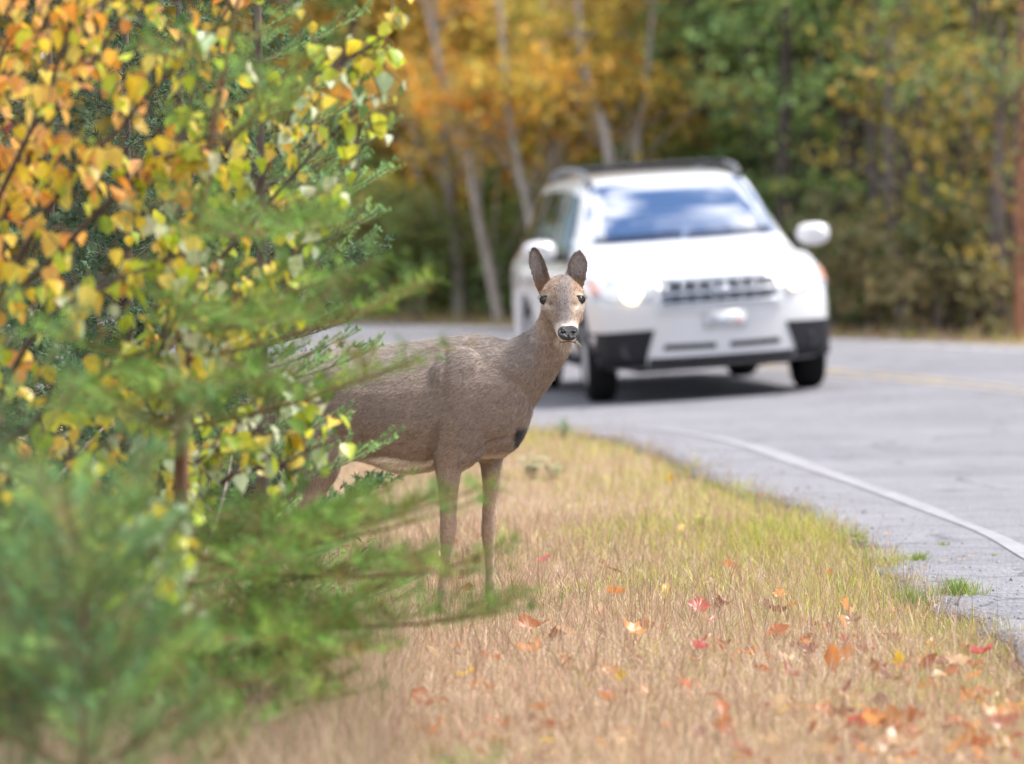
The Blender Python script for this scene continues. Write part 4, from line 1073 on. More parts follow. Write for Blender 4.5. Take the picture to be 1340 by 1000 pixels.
def build_forest():
    r = np.random.default_rng(77)
    sd = 0
    # trunks the photograph lets one tell apart
    def through(pts, back, H, nleaf=1300, **kw):
        kw = {**kw, 'nleaf': nleaf}
        x, d = at_far(pts[0][0], back)
        z0 = gz(x, d); q = [np.array([x, d, z0])]
        for px, py in pts[1:]: q.append(P(px, py, d + r.uniform(-.15, .15)))
        dirv = unit(q[-1] - q[-2]); dirv = unit(dirv + np.array([0, 0, .5]))
        q.append(q[-1] + dirv * max(.6, H - (q[-1][2] - z0)))
        return {'x': x, 'y': d, 'H': H, 'trunk_pts': q, **kw}
    kw = dict(low=2.3, leaf=.044, spread=1.2, clumps=18)
    def tree_through(pts, back, H, **k2): return broadleaf(**{**kw, **through(pts, back, H, **k2)})
    tree_through([(706, 440), (697, 303), (684, 240), (671, 176), (660, 79)], 1.3, 7, pal=ORANGE[:3] + YELLOW[:3], bark=BIRCHBARK, tr=.050, seed=1, label='pale leaning birch rising behind the car mirror on the left', name='birch_tree')
    tree_through([(655, 436), (640, 350), (622, 264), (612, 190), (585, 120)], 1.2, 6, pal=OCHRE, bark=(.40, .35, .32), tr=.048, seed=2, label='crooked bent birch leaning left in front of the orange maples', name='birch_tree')
    tree_through([(812, 420), (799, 215), (780, 140), (762, 80), (757, 20)], 1.5, 7, pal=ORANGE[:2] + YELLOW, bark=(.38, .34, .32), tr=.054, seed=3, label='pale birch trunk leaning above the white car roof', name='birch_tree')
    tree_through([(824, 420), (832, 215), (836, 170), (845, 110)], 1.7, 6, pal=OCHRE, bark=(.34, .30, .27), tr=.048, seed=4, label='pale upright birch just right of the one leaning over the car roof', name='birch_tree')
    tree_through([(604, 432), (598, 330), (590, 264), (578, 150)], 1.5, 6, pal=ORANGE, bark=GREYBARK, tr=.07, seed=5, label='straight grey trunk under orange leaves at the road edge', name='maple_tree')
    tree_through([(735, 430), (728, 240), (718, 130), (712, 60)], 1.9, 7, pal=YELLOW, bark=(.32, .27, .24), tr=.06, seed=6, label='faint grey trunk between the two pale leaning birches', name='birch_tree')
    tree_through([(1026, 430), (1027, 290), (1028, 120), (1029, 0)], 1.4, 8, pal=PINEG, bark=DARKBARK, tr=.09, seed=7, label='dark straight pine trunk behind the car windscreen edge', name='pine_tree')
    tree_through([(1334, 440), (1334, 330), (1335, 220), (1337, 100)], 1.0, 8, pal=DGREEN, bark=REDBARK, tr=.042, seed=8, nleaf=600, label='reddish brown trunk standing at the road edge farthest from the car', name='pine_tree')
    tree_through([(1262, 432), (1258, 300), (1265, 150), (1272, 40)], 2.0, 7, pal=PINEG, bark=(.09, .07, .065), tr=.06, seed=9, nleaf=600, label='dark greyish trunk among the yellow leaved saplings', name='maple_tree')
    tree_through([(1304, 432), (1318, 340), (1326, 250), (1330, 150)], 1.6, 6, pal=OCHRE, bark=(.13, .10, .09), tr=.07, seed=10, nleaf=600, label='thin slanting trunk beside the reddish brown one', name='maple_tree')
    tree_through([(1228, 436), (1222, 330), (1206, 230), (1196, 120)], 2.6, 6, pal=OCHRE, bark=(.12, .09, .085), tr=.06, seed=11, nleaf=600, label='slender dark trunk bending left under yellow leaves', name='maple_tree')
    # crowns by colour, from left to right: (px, metres behind the road, height, palette, spread, low, kind)
    fam = {
        'orange': (ORANGE[:2] + YELLOW[:2] + OCHRE[:2], 'orange leaved maple in the woods across the road', 'maples turning orange across the road', 'maple_tree'),
        'yellow': (YELLOW, 'yellow leaved birch in the woods across the road', 'yellow birches across the road', 'birch_tree'),
        'ygreen': (YGREEN, 'yellow green young maple in the woods across the road', 'yellow green maples across the road', 'maple_tree'),
        'ochre': (OCHRE, 'brownish ochre leaved tree in the woods across the road', 'ochre trees across the road', 'oak_tree'),
    }
    rows = [
        (420, 3, 6, 'ygreen'), (470, 3.5, 7, 'orange'), (505, 5.5, 8, 'orange'), (545, 5, 8, 'orange'), (585, 7, 8, 'orange'), (620, 6, 8, 'orange'), (560, 3.4, 4.2, 'ochre'), (520, 2.6, 3.0, 'ochre'),
        (665, 7, 8, 'orange'), (700, 6, 7, 'orange'), (735, 8, 8, 'orange'), (770, 6, 8, 'yellow'), (800, 8, 8, 'orange'), (830, 6, 7, 'orange'), (650, 4.5, 4, 'ygreen'), (600, 4.0, 3.4, 'yellow'), (715, 4.5, 3.6, 'ygreen'),
        (790, 5.0, 4, 'ochre'), (860, 4.5, 6, 'ochre'), (770, 9, 9, 'orange'), (690, 9, 9, 'orange'), (850, 9, 9, 'yellow'), (540, 9, 9, 'orange'), (600, 9.5, 9, 'orange'), (640, 9, 9, 'ochre'),
        (575, 2.0, 2.4, 'ochre'), (625, 2.4, 2.2, 'yellow'), (680, 2.6, 2.6, 'ochre'), (735, 2.4, 2.4, 'ygreen'), (790, 2.6, 2.8, 'ochre'), (640, 3.5, 3.4, 'orange'), (705, 3.6, 3.6, 'yellow'), (765, 3.4, 3.8, 'orange'), (530, 3.4, 3.8, 'orange'), (500, 4, 4.5, 'orange'), (840, 3.0, 3.4, 'ochre'), (880, 2.6, 2.4, 'ygreen'), (960, 2.2, 2.0, 'ochre'), (1190, 2.4, 3.6, 'yellow'), (1160, 1.6, 2.8, 'yellow'), (1215, 1.8, 3.0, 'yellow'), (1185, 1.3, 2.6, 'yellow'), (1120, 1.5, 3.0, 'yellow'), (1135, 2.0, 3.0, 'ygreen'), (1310, 1.4, 3.0, 'yellow'), (1285, 1.7, 2.6, 'ochre'), (1300, 2.6, 4.4, 'yellow'), (1350, 3, 5, 'yellow'), (1240, 3.4, 4.4, 'yellow'), (1165, 3.8, 4, 'ygreen'), (1400, 2.2, 7, 'ochre'), (1450, 3.2, 7, 'yellow'), (350, 3, 7, 'orange'), (280, 3.2, 7, 'yellow'), (210, 3.0, 7, 'ygreen'),
    ]
    for px, back, H, k in rows:
        pal, lab, grp, nm = fam[k]; sd += 1
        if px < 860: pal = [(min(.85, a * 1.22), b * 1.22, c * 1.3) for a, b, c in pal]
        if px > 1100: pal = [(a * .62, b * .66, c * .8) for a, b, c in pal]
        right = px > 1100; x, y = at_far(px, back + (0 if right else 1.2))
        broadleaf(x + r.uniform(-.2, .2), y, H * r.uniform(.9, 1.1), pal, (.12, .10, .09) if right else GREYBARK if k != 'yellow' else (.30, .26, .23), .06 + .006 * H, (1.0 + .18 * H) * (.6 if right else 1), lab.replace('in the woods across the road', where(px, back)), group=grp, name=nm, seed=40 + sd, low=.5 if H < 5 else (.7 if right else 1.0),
                  nleaf=int((115 if right else 640) * H), leaf=.042 if right else .054, clumps=int(5 * H), lean=(r.uniform(-.1, .1), 0))
    # conifers
    for px, back, H, w in [(500, 4.5, 4.2, .9), (455, 2.6, 5, 1.2), (585, 5.5, 2.6, .9), (700, 4, 1.9, .8), (650, 3.0, 1.5, .7), (745, 3.6, 2.0, .9), (875, 5, 7, 1.5), (905, 3.5, 7.5, 1.7), (950, 4.5, 8.5, 1.8), (985, 3.2, 7, 1.6), (1050, 3.4, 8, 1.8),
                           (1085, 2.6, 6.5, 1.6), (1120, 2.2, 7.5, 1.7), (1150, 3.4, 8, 1.7), (1010, 6, 9, 2.0), (1095, 6, 9, 2.0), (920, 7, 9, 2.0), (1200, 5, 9, 1.9), (1280, 5, 9, 1.9), (1340, 5.5, 9, 1.9), (1240, 6, 9, 1.9), (1420, 5, 9, 1.9), (830, 3.0, 1.8, .8), (1180, 1.8, 1.6, .7), (1110, 1.5, 1.5, .7), (1245, 1.6, 1.3, .6), (380, 4, 7, 1.6), (300, 4.4, 8, 1.8), (230, 4.5, 8, 1.8)]:
        sd += 1; x, y = at_far(px, back)
        dark = px > 1170
        conifer(x, y, H * r.uniform(.92, 1.08), DGREEN if dark else PINEG, DARKBARK, .05 + .012 * H, w,
                ('dark green' if dark else 'mid green') + (' bushy little' if H < 3 else '') + ' pine ' + where(px, back),
                group=('dark' if dark else 'green') + (' small' if H < 3 else '') + ' pines across the road', name='pine_tree', seed=sd, leaf=.085, low=.25 if H < 3 else .4, n=int(640 * H) if not dark else int(620 * H))
    # low bushes along the verge
    for px, back, H, k in [(520, 1.2, 1.0, 'ochre'), (560, 1.4, 1.2, 'ygreen'), (630, 1.6, .9, 'ygreen'), (680, 1.8, 1.1, 'ygreen'), (760, 2.0, 1.2, 'ochre'), (880, 1.8, 1.3, 'ochre'), (940, 1.6, 1.2, 'ygreen'), (1010, 1.8, 1.0, 'ochre'), (1140, 1.3, 1.1, 'ochre'), (1210, 1.3, 1.0, 'ochre'), (1290, 1.2, .9, 'ochre'), (470, 1.4, 1.2, 'ygreen')]:
        sd += 1; x, y = at_far(px, back); pal = {'ochre': [(.22, .17, .08), (.16, .18, .08), (.26, .21, .09), (.12, .16, .07)], 'ygreen': GREEN + [(.17, .16, .04)]}[k]
        broadleaf(x, y, H, pal, DARKBARK, .03, 1.0, ('low brownish bush ' if k == 'ochre' else 'low green bush ') + where(px, 1), cat='bush', group=('brown' if k == 'ochre' else 'green') + ' bushes at the far road edge',
                  name='bush', seed=400 + sd, low=.12, nleaf=900, leaf=.05, clumps=14)
    # the wood behind, which reads as one mass
    parts = []; N_ = 44000
    for k in range(46):
        px = -700 + 2900 * k / 45 + r.uniform(-25, 25); x, y = at_far(np.clip(px, -400, 2400), 10 + r.uniform(0, 7))
        if px > 2400 or px < -400: continue
        Hh = r.uniform(8, 12); n = N_ // 46
        c = np.array([x, y, gz(x, y)])
        ph = r.uniform(0, 6.283, n); hh = r.uniform(0, 1, n); rr = (1.2 + 1.6 * np.sin(np.clip(hh, 0.05, 1) * 2.6)) * np.sqrt(r.uniform(.15, 1, n))
        p = c + np.stack([np.cos(ph) * rr * 1.3, np.sin(ph) * rr, hh * Hh], -1)
        if px < 860: pal = [ORANGE, OCHRE, YELLOW, GREEN, OCHRE][r.integers(0, 5)]
        else: pal = [PINEG, DGREEN, GREEN, DGREEN][r.integers(0, 4)]
        parts.append(quads(p, .23, pick(pal, n, r), r))
    o = obj('woods', parts, MAT_LEAFMASS, smooth=False); tag(o, 'dense mixed autumn wood behind the first trees across the road', 'woods', kind='stuff')
build_forest()
# ------------------------------------------------------------------ shrubs and young trees on the near verge
def needles(segs, per_m, L, w, pal, r, fwd=.65, col_tip=None, hook=0):
    """segs: list of polylines; needle-like slivers standing off them, two triangles each"""
    A, D, K = [], [], []
    for s in segs:
        s = np.asarray(s); d = np.diff(s, axis=0); l = np.linalg.norm(d, axis=1); n = max(3, int(per_m * l.sum()))
        c = np.concatenate([[0], np.cumsum(l)]); t = r.uniform(0, c[-1], n)
        A.append(np.stack([np.interp(t, c, s[:, k]) for k in range(3)], -1))
        i = np.clip(np.searchsorted(c, t) - 1, 0, len(d) - 1); D.append(unit(d)[i])
        e = max(14, n // 6); A.append(np.repeat(s[-1:], e, 0)); D.append(np.repeat(unit(d)[-1:], e, 0))   # the end tuft
        K.append(np.repeat(np.array(pal)[r.integers(0, len(pal))][None] * r.uniform(.55, 1.6), n + e, 0))   # each shoot has its own green
    A = np.concatenate(A); D = np.concatenate(D); k = len(A)
    rad = r.normal(0, 1, (k, 3)); rad = unit(rad - D * (rad * D).sum(1, keepdims=True))
    dirn = unit(D * fwd + rad * r.uniform(.55, 1.0, (k, 1)) + np.array([0, 0, .12]))
    ln = (L * r.uniform(.65, 1.15, k))[:, None]; sd = unit(np.cross(dirn, rad + .01)) * w / 2
    mid = A + dirn * ln * .5 + np.array([0, 0, -.02]) * ln
    V = np.stack([A - sd * .6, A + sd * .6, mid + sd, A + dirn * ln], 1).reshape(-1, 3)
    F = np.arange(4 * k).reshape(-1, 4)
    C = pick(pal, k, r) * .35 + np.concatenate(K) * .65
    return V, F, np.repeat(C, 4, 0)

NEEDLE_BLUE = [(.10, .22, .09), (.07, .165, .08), (.14, .28, .10), (.05, .115, .06), (.21, .33, .09), (.24, .36, .08), (.10, .20, .06), (.20, .13, .06)]
NEEDLE_FRESH = [(.15, .29, .055), (.115, .23, .05), (.21, .36, .06), (.08, .16, .045), (.29, .38, .07), (.13, .25, .05), (.10, .20, .05), (.20, .12, .05)]
SPRUCEG = [(.16, .29, .11), (.13, .24, .10), (.21, .35, .12), (.27, .39, .11)]

def bough(base, dirn, L, r, up=.25, side=.5, gap=.085, depth=0, droop=.0):
    """main axis and side shoots of one evergreen branch -> list of (polyline, needle-bearing from fraction)"""
    t = np.linspace(0, 1, 7); dirn = unit(dirn)
    perp = unit(np.cross(dirn, [0, 0, 1.0]))
    wob = r.normal(0, .05 * L)
    pts = base + dirn * (t * L)[:, None] + np.array([0, 0, 1.0]) * (up * L * t ** 2 - droop * L * t)[:, None] + perp * (wob * np.sin(t * 2.6))[:, None]
    out = [(pts, .18 if depth == 0 else .1)]
    n = int(L / gap)
    for i in range(n):
        f = (i + 1.2 + r.uniform(-.3, .3)) / (n + 1)
        if f > .97: continue
        k = f * 6; a = int(k); q = pts[a] + (pts[min(a + 1, 6)] - pts[a]) * (k - a)
        s = 1 if i % 2 else -1
        dd = unit(pts[-1] - pts[0]); d2 = unit(dd * .75 + perp * s * r.uniform(.45, .9) + np.array([0, 0, r.uniform(-.05, .35)]))
        l2 = L * side * (1.05 - f) ** .6 * r.uniform(.6, 1.15) + .04
        tt = np.linspace(0, 1, 5); p2 = q + d2 * (tt * l2)[:, None] + np.array([0, 0, 1.0]) * (up * .8 * l2 * tt ** 2)[:, None]
        out.append((p2, .1))
        if depth == 0 and l2 > .17:
            for g in (.45, .72):
                k3 = g * 4; a3 = int(k3); q3 = p2[a3] + (p2[a3 + 1] - p2[a3]) * (k3 - a3)
                for s3 in (-1, 1):
                    d3 = unit(d2 * .8 + s3 * unit(np.cross(d2, [0, 0, 1.0])) * .6 + np.array([0, 0, r.uniform(0, .3)]))
                    l3 = l2 * .42 * r.uniform(.6, 1.1); out.append((np.stack([q3, q3 + d3 * l3 * .5, q3 + d3 * l3 + [0, 0, .1 * l3]]), .0))
    return out

def evergreen(name, label, x, y, H, boughs, trunk, tr, pal, per_m, L, w, bark, seed, fwd=.65, cat='tree', group=None, **kw):
    r = np.random.default_rng(seed); z0 = gz(x, y)
    root = empty(name, (x, y, z0)); tag(root, label, cat, group); o = np.array([x, y, z0])
    tk = catmull(np.array(trunk) - o, 12)
    tp = [tube(tk, tr * np.linspace(1.2, .22, 12), 8, bark)]
    segs = []
    bark_t = np.array(bark) * 1.2
    for (b, d, l) in boughs:
        for pts, f in bough(np.asarray(b) - o, np.asarray(d), l, r, **kw):
            LL = np.linalg.norm(pts[-1] - pts[0])
            r0 = .0013 + .0055 * LL
            tp.append(tube(pts, np.linspace(r0, .0012, len(pts)), 5 if LL > .3 else 3, bark_t))
            k = max(2, int(round(len(pts) * (1 - f)))); segs.append(pts[-k:])
    segs.append(tk[-4:])
    t = obj('trunk', tp, MAT_BARK, root)
    n = obj('needles', [needles(segs, per_m, L, w, pal, r, fwd)], MAT_NEEDLE, root, smooth=False); tag(n, kind='stuff')
    return root

# ---- leaves as objects
def leaf_shape(Ln, Wd, fold, curl, kind):
    if kind == 'birch':
        T = [0, .10, .28, .52, .78, 1.0]; Wt = [.0, .72, 1.0, .80, .38, .0]
    else:
        T = [0, .15, .38, .62, .85, 1.0]; Wt = [.0, .62, 1.0, .92, .50, .0]
    V = []; 
    for t, wt in zip(T, Wt):
        z = -curl * t * t * Ln
        for s in (-1, 0, 1):
            V.append((s * wt * Wd / 2, t * Ln - (.03 * Ln if s and t == .10 else 0), z + abs(s) * wt * fold * Wd))
    V = np.array(V); F = []
    for i in range(5):
        for j in range(2): F.append((i * 3 + j, i * 3 + j + 1, (i + 1) * 3 + j + 1, (i + 1) * 3 + j))
    return V, np.array(F)

def lobed_shape(Ln, r, curl, lobes=5):
    """a maple-like outline round a centre, 21 points"""
    ang = np.radians([-90, -62, -40, -22, -5, 14, 30, 44, 58, 70, 82, 90]); rad = np.array([.12, .40, .58, .50, .70, .86, .64, .62, .72, .66, .78, 1.0])
    xs = np.concatenate([np.cos(ang) * rad, -np.cos(ang[-2:0:-1]) * rad[-2:0:-1]]); ys = np.concatenate([np.sin(ang) * rad, np.sin(ang[-2:0:-1]) * rad[-2:0:-1]])
    xs *= r.uniform(.85, 1.1); n = len(xs)
    q = np.stack([xs, ys], -1) * Ln / 1.5
    z = curl * (q[:, 0] ** 2 * r.uniform(2, 7) + q[:, 1] ** 2 * r.uniform(-3, 6)) * 2 + r.normal(0, .004, n)
    V = np.concatenate([np.c_[q, z], [[0, 0, -.002]]]); F = np.array([(i, (i + 1) % n, n) for i in range(n)])
    stem = np.array([[.0015, -.06 * Ln, 0], [-.0015, -.06 * Ln, 0], [-.001, -.60 * Ln, .012], [.001, -.60 * Ln, .012]])
    return [(V, F, None), (stem, np.array([(0, 1, 2, 3)]), None)]

LEAFCOL = {'orange': [(.80, .40, .06), (.80, .46, .12), (.84, .44, .16), (.72, .30, .05)], 'yellow': [(.82, .62, .05), (.76, .56, .05), (.80, .66, .14), (.84, .60, .12)],
           'lime': [(.52, .60, .04), (.42, .52, .04), (.62, .62, .06), (.34, .46, .06)], 'pale': [(.52, .62, .40), (.62, .68, .46), (.44, .56, .32), (.66, .68, .44)], 'green': [(.12, .21, .05), (.10, .17, .045)],
           'pink': [(.60, .26, .20), (.42, .06, .08)]}

def leafy_shrub(name, label, x, y, stems, weights, seed, nleaf, nparts, Ln, cat='tree', bark=(.09, .065, .06), twig_gap=.05, spread=.16, front_bias=1.0, grad=1.0):
    """stems: list of point lists (world); leaves hang on twigs along them"""
    r = np.random.default_rng(seed); z0 = gz(x, y); o = np.array([x, y, z0])
    root = empty(name, (x, y, z0)); tag(root, label, cat)
    tp = []; anchors = []
    for st, r0 in stems:
        p = catmull(np.array(st) - o, 12); tp.append(tube(p, np.linspace(r0, r0 * .25, 12), 6, bark))
        L = np.linalg.norm(np.diff(p, axis=0), axis=1).sum(); n = int(L / twig_gap)
        for i in range(n):
            f = r.uniform(.22, 1.0); k = f * 11; a = min(int(k), 10); q = p[a] + (p[a + 1] - p[a]) * (k - a); d = unit(p[a + 1] - p[a])
            e = unit(d * .7 + r.normal(0, .6, 3)); l = spread * r.uniform(.4, 1.3); tw = np.stack([q, q + e * l * .5 + [0, 0, .01], q + e * l])
            tp.append(tube(tw, [.0026, .002, .0012], 4, bark))
            for g in r.uniform(.25, 1.0, 5): anchors.append(tw[0] + (tw[2] - tw[0]) * g + r.normal(0, .008, 3))
            anchors.append(tw[2])
    obj('branches', tp, MAT_BARK, root)
    anchors = np.array(anchors); r.shuffle(anchors)
    anchors = anchors[:nleaf]; k = len(anchors)
    fams = list(weights); pw = np.array([weights[f] for f in fams], float); pw /= pw.sum()
    meshes = []
    for f in fams:
        for c in LEAFCOL[f]:
            for q in range(2):
                V, F = leaf_shape(Ln, Ln * r.uniform(.78, .95), r.uniform(.08, .28), r.uniform(.05, .35), 'birch' if q else 'oval')
                C = np.tile(np.array(c), (len(V), 1)) * np.where((np.arange(len(V)) % 3 == 1)[:, None], 1.08, r.uniform(.86, 1.0))
                st = np.array([[.0012, 0, 0], [-.0012, 0, 0], [-.001, -.4 * Ln, .01], [.001, -.4 * Ln, .01]])
                me = arr_mesh('leaf', [(V, F, C), (st, np.array([(0, 1, 2, 3)]), np.tile(np.array((.25, .16, .06)), (4, 1)))], True); me.materials.append(MAT_LEAF)
                meshes.append((f, me))
    # colour follows the plant's own patches: neighbouring leaves turn together
    pn = vnoise(anchors[:, 0] * 4, anchors[:, 2] * 4, 1.5, seed)
    gx = (anchors[:, 0] - anchors[:, 0].mean()) / anchors[:, 0].std(); gz_ = (anchors[:, 2] - anchors[:, 2].mean()) / anchors[:, 2].std()
    u = pn * .35 + r.uniform(-1, 1, k) * .75 - gx * .38 * grad + gz_ * .30 * grad; cum = np.cumsum(pw)
    # stretch to uniform so that the shares hold
    u = np.argsort(np.argsort(u)) / k
    fi = np.searchsorted(cum, u)
    yaw = r.uniform(0, 6.283, k); tilt = r.normal(-1.05, .45, k); rol = r.normal(0, .6, k)
    A = anchors + o; px = A[:, 0] / A[:, 1] * FPX + 670; py = 262 + (CAM_H - A[:, 2]) / A[:, 1] * FPX
    seen = (px > -20) & (px < 560) & (py > -20) & (py < 720)
    order = np.argsort(np.where(seen, A[:, 1], 1e3)); part = set(order[:nparts].tolist())
    mass = []
    for i in range(k):
        fam = fams[min(fi[i], len(fams) - 1)]; c = [m for f, m in meshes if f == fam]; me = c[r.integers(0, len(c))]; sc = r.uniform(.55, 1.25)
        M = Matrix.Translation(Vector(anchors[i])) @ Matrix.Rotation(yaw[i], 4, 'Z') @ Matrix.Rotation(tilt[i], 4, 'X') @ Matrix.Rotation(rol[i], 4, 'Y') @ Matrix.Scale(sc, 4)
        if i in part:
            lo = bpy.data.objects.new('leaf', me); COL.objects.link(lo); lo.parent = root; lo.matrix_basis = M
        else:
            V = np.empty(len(me.vertices) * 3, np.float32); me.vertices.foreach_get('co', V); V = V.reshape(-1, 3)
            Mn = np.array(M); V = V @ Mn[:3, :3].T + Mn[:3, 3]
            C = np.empty(len(me.vertices) * 4, np.float32); me.attributes['Col'].data.foreach_get('color', C); C = C.reshape(-1, 4)[:, :3]
            F = np.array([list(pp.vertices) for pp in me.polygons]); mass.append((V, F, C))
    if mass:
        m = obj('leaf_mass', mass, MAT_LEAF, root); tag(m, kind='stuff')
    return root

def whorls(x, y, H, z_lo, n_whorl, per, Lmax, r, az=None, rise=.35, taper=.9):
    z0 = gz(x, y); out = []
    for i in range(n_whorl):
        f = i / (n_whorl - 1); z = z_lo + (H - .08 - z_lo) * f
        L = Lmax * (1 - f * taper) * r.uniform(.8, 1.1)
        a0 = r.uniform(0, 6.283)
        for k in range(per):
            a = a0 + k * 6.283 / per + r.uniform(-.3, .3) if az is None else r.uniform(*az)
            d = np.array([math.cos(a), math.sin(a), rise * (.3 + f) + r.uniform(-.1, .1)])
            out.append((np.array([x, y, z0 + z + r.uniform(-.04, .04)]), d, L * r.uniform(.7, 1.1)))
    return out

def build_plants():
    r = np.random.default_rng(21)
    # pine with its boughs reaching in front of the doe
    x, y = P(238, 0, 16.6)[:2]; z0 = gz(x, y)
    tk = [(x, y, z0 - .1), P(237, 590, 16.6), P(250, 380, 16.6), P(275, 190, 16.6), P(292, 100, 16.6), P(318, -30, 16.6)]
    b = whorls(x, y, 1.75, .06, 11, 3, .30, r, rise=.45)
    def to(p0, p1, l=None):
        v = np.asarray(p1) - np.asarray(p0); return (np.asarray(p0), v, np.linalg.norm(v))
    for s, e in [((240, 560), P(575, 450, 15.8)), ((245, 470), P(552, 360, 15.7)), ((240, 735), P(664, 634, 15.5)), ((238, 730), P(625, 655, 15.7)), ((238, 810), P(680, 795, 15.4)), ((238, 740), P(600, 735, 15.3)),
                 ((248, 400), P(480, 335, 16.0)), ((262, 290), P(450, 240, 16.1)), ((240, 690), P(500, 676, 16.0)), ((240, 800), P(470, 850, 15.3)), ((285, 150), P(430, 60, 16.3)), ((290, 130), P(200, 60, 16.3)), ((246, 480), P(60, 420, 15.9)),
                 ((240, 760), P(420, 720, 15.2)), ((240, 850), P(400, 880, 15.2)), ((240, 900), P(360, 930, 15.0)), ((240, 890), P(130, 900, 15.3)), ((240, 930), P(300, 980, 14.9)), ((240, 860), P(200, 890, 14.9)), ((240, 820), P(330, 830, 14.9)), ((240, 960), P(210, 985, 15.0)), ((275, 190), P(335, 90, 15.8)), ((262, 300), P(385, 290, 15.6)), ((250, 420), P(400, 405, 15.5)), ((240, 560), P(120, 500, 15.4)), ((242, 520), P(360, 480, 15.4)), ((290, 120), P(240, 30, 15.9)), ((300, 60), P(390, 20, 16.3))]:
        q = P(s[0], s[1], 16.6); b.append(to(q, e - np.array([0, 0, .10 * np.linalg.norm(e - q)])))
    evergreen('pine_tree', 'young pine whose soft green boughs reach across in front of the doe', x, y, 2.1, b, tk, .018, NEEDLE_FRESH, 400, .046, .0015, (.16, .085, .055), 11, up=.10, side=.24, gap=.075)
    # blurred pine closest to the viewer, low on the left
    x, y = -1.30, 14.3; r2 = np.random.default_rng(22); z0 = gz(x, y)
    b = whorls(x, y, 1.25, .15, 9, 5, .46, r2, rise=.5, taper=.65)
    for e in [P(270, 625, 14.0), P(215, 700, 13.8), P(150, 640, 14.1), P(110, 560, 14.2), P(235, 800, 13.7), P(120, 800, 13.6), P(190, 900, 13.5), P(60, 700, 13.8), P(100, 470, 14.4), P(190, 770, 13.6), P(100, 900, 13.5), P(260, 900, 13.7)]:
        b.append(to(np.array([x, y, z0 + max(.15, e[2] - .30)]), e))
    evergreen('pine_tree', 'blurred green pine sapling filling the lower left corner', x, y, 1.3, b, [(x, y, z0 - .1), (x + .02, y, z0 + .5), (x, y, z0 + 1.3)], .022, NEEDLE_BLUE, 340, .058, .0017, (.15, .09, .06), 12, up=.22, side=.30, gap=.075)
    x, y = -.88, 13.3; r3 = np.random.default_rng(23); z0 = gz(x, y)
    b = whorls(x, y, .74, .08, 6, 6, .36, r3, rise=.6, taper=.5)
    evergreen('pine_tree', 'small pine seedling against the bottom edge left of the grass', x, y, .62, b, [(x, y, z0 - .05), (x, y, z0 + .3), (x + .01, y, z0 + .80)], .010, NEEDLE_BLUE, 600, .055, .0018, (.15, .09, .06), 13, up=.25, side=.45, gap=.06)
    x, y = P(612, 0, 12.6)[:2]; z0 = gz(x, y); r3 = np.random.default_rng(24)
    b = whorls(x, y, .26, .03, 3, 5, .13, r3, rise=.9, taper=.4)
    evergreen('pine_seedling', 'tiny blurred pine seedling in the dry grass below the doe', x, y, .3, b, [(x, y, z0 - .03), (x, y, z0 + .15), (x, y, z0 + .28)], .005, NEEDLE_FRESH, 420, .050, .0015, (.15, .09, .06), 14, up=.2, side=.4, gap=.06)
    # spruce near the plane of focus
    def spruce(x, y, H, label, seed, Lmax, pal=SPRUCEG, nw=16, per=6, extra=(), pm=1100, w=.0023):
        rr = np.random.default_rng(seed); z0 = gz(x, y)
        b = whorls(x, y, H, .12, nw, per, Lmax, rr, rise=.28, taper=.88) + list(extra)
        evergreen('spruce_tree', label, x, y, H, b, [(x, y, z0 - .1), (x + .02, y, z0 + H * .4), (x, y, z0 + H + .05)], .022, pal, pm, .0160 if pm > 1000 else .030, w, (.13, .10, .085), seed, fwd=.45, up=.16, side=.42, gap=.062)
    x, y = P(335, 0, 19.2)[:2]
    ex = [to(np.array([x, y, e[2] - .10]), e) for e in (P(505, 200, 19.0), P(508, 255, 18.9), P(502, 310, 18.9), P(495, 330, 19.1), P(485, 225, 19.3), P(470, 150, 19.0), P(480, 40, 19.2), P(500, 100, 19.3))]
    spruce(x, y, 2.35, 'small spruce with tidy twigs pointing toward the car', 31, .50, extra=ex)
    spruce(*P(160, 0, 21.5)[:2], 2.7, 'dark spruce deep behind the yellow birch leaves', 32, .62, [(.06, .11, .06), (.05, .09, .05), (.08, .13, .07)], 17, 7, (), 260, .0075)
    spruce(*P(-60, 0, 20.6)[:2], 2.6, 'spruce at the left margin behind the orange leaved birch', 33, .62, [(.06, .11, .06), (.05, .09, .05), (.08, .13, .07)], 17, 7, (), 260, .0075)
    spruce(*P(330, 0, 24.6)[:2], 3.0, 'tall spruce standing behind the hidden rump of the doe', 34, .68, [(.07, .12, .06), (.055, .10, .05)], 17, 7, (), 260, .0075)
    spruce(*P(60, 0, 25.5)[:2], 3.2, 'tallest spruce at the back of the thicket', 35, .8, [(.06, .10, .055), (.05, .085, .045)], 17, 7, (), 260, .0075)
    spruce(*P(230, 0, 23.2)[:2], 2.9, 'spruce just left of the hidden hindquarters', 36, .66, [(.06, .11, .06), (.05, .09, .05)], 17, 7, (), 260, .0075)
    # birches
    x, y = -1.42, 16.8; z0 = gz(x, y); B = np.array([x, y, z0 - .05])
    def st(*q, r0=.012): return ([B, *q], r0)
    d = 16.8
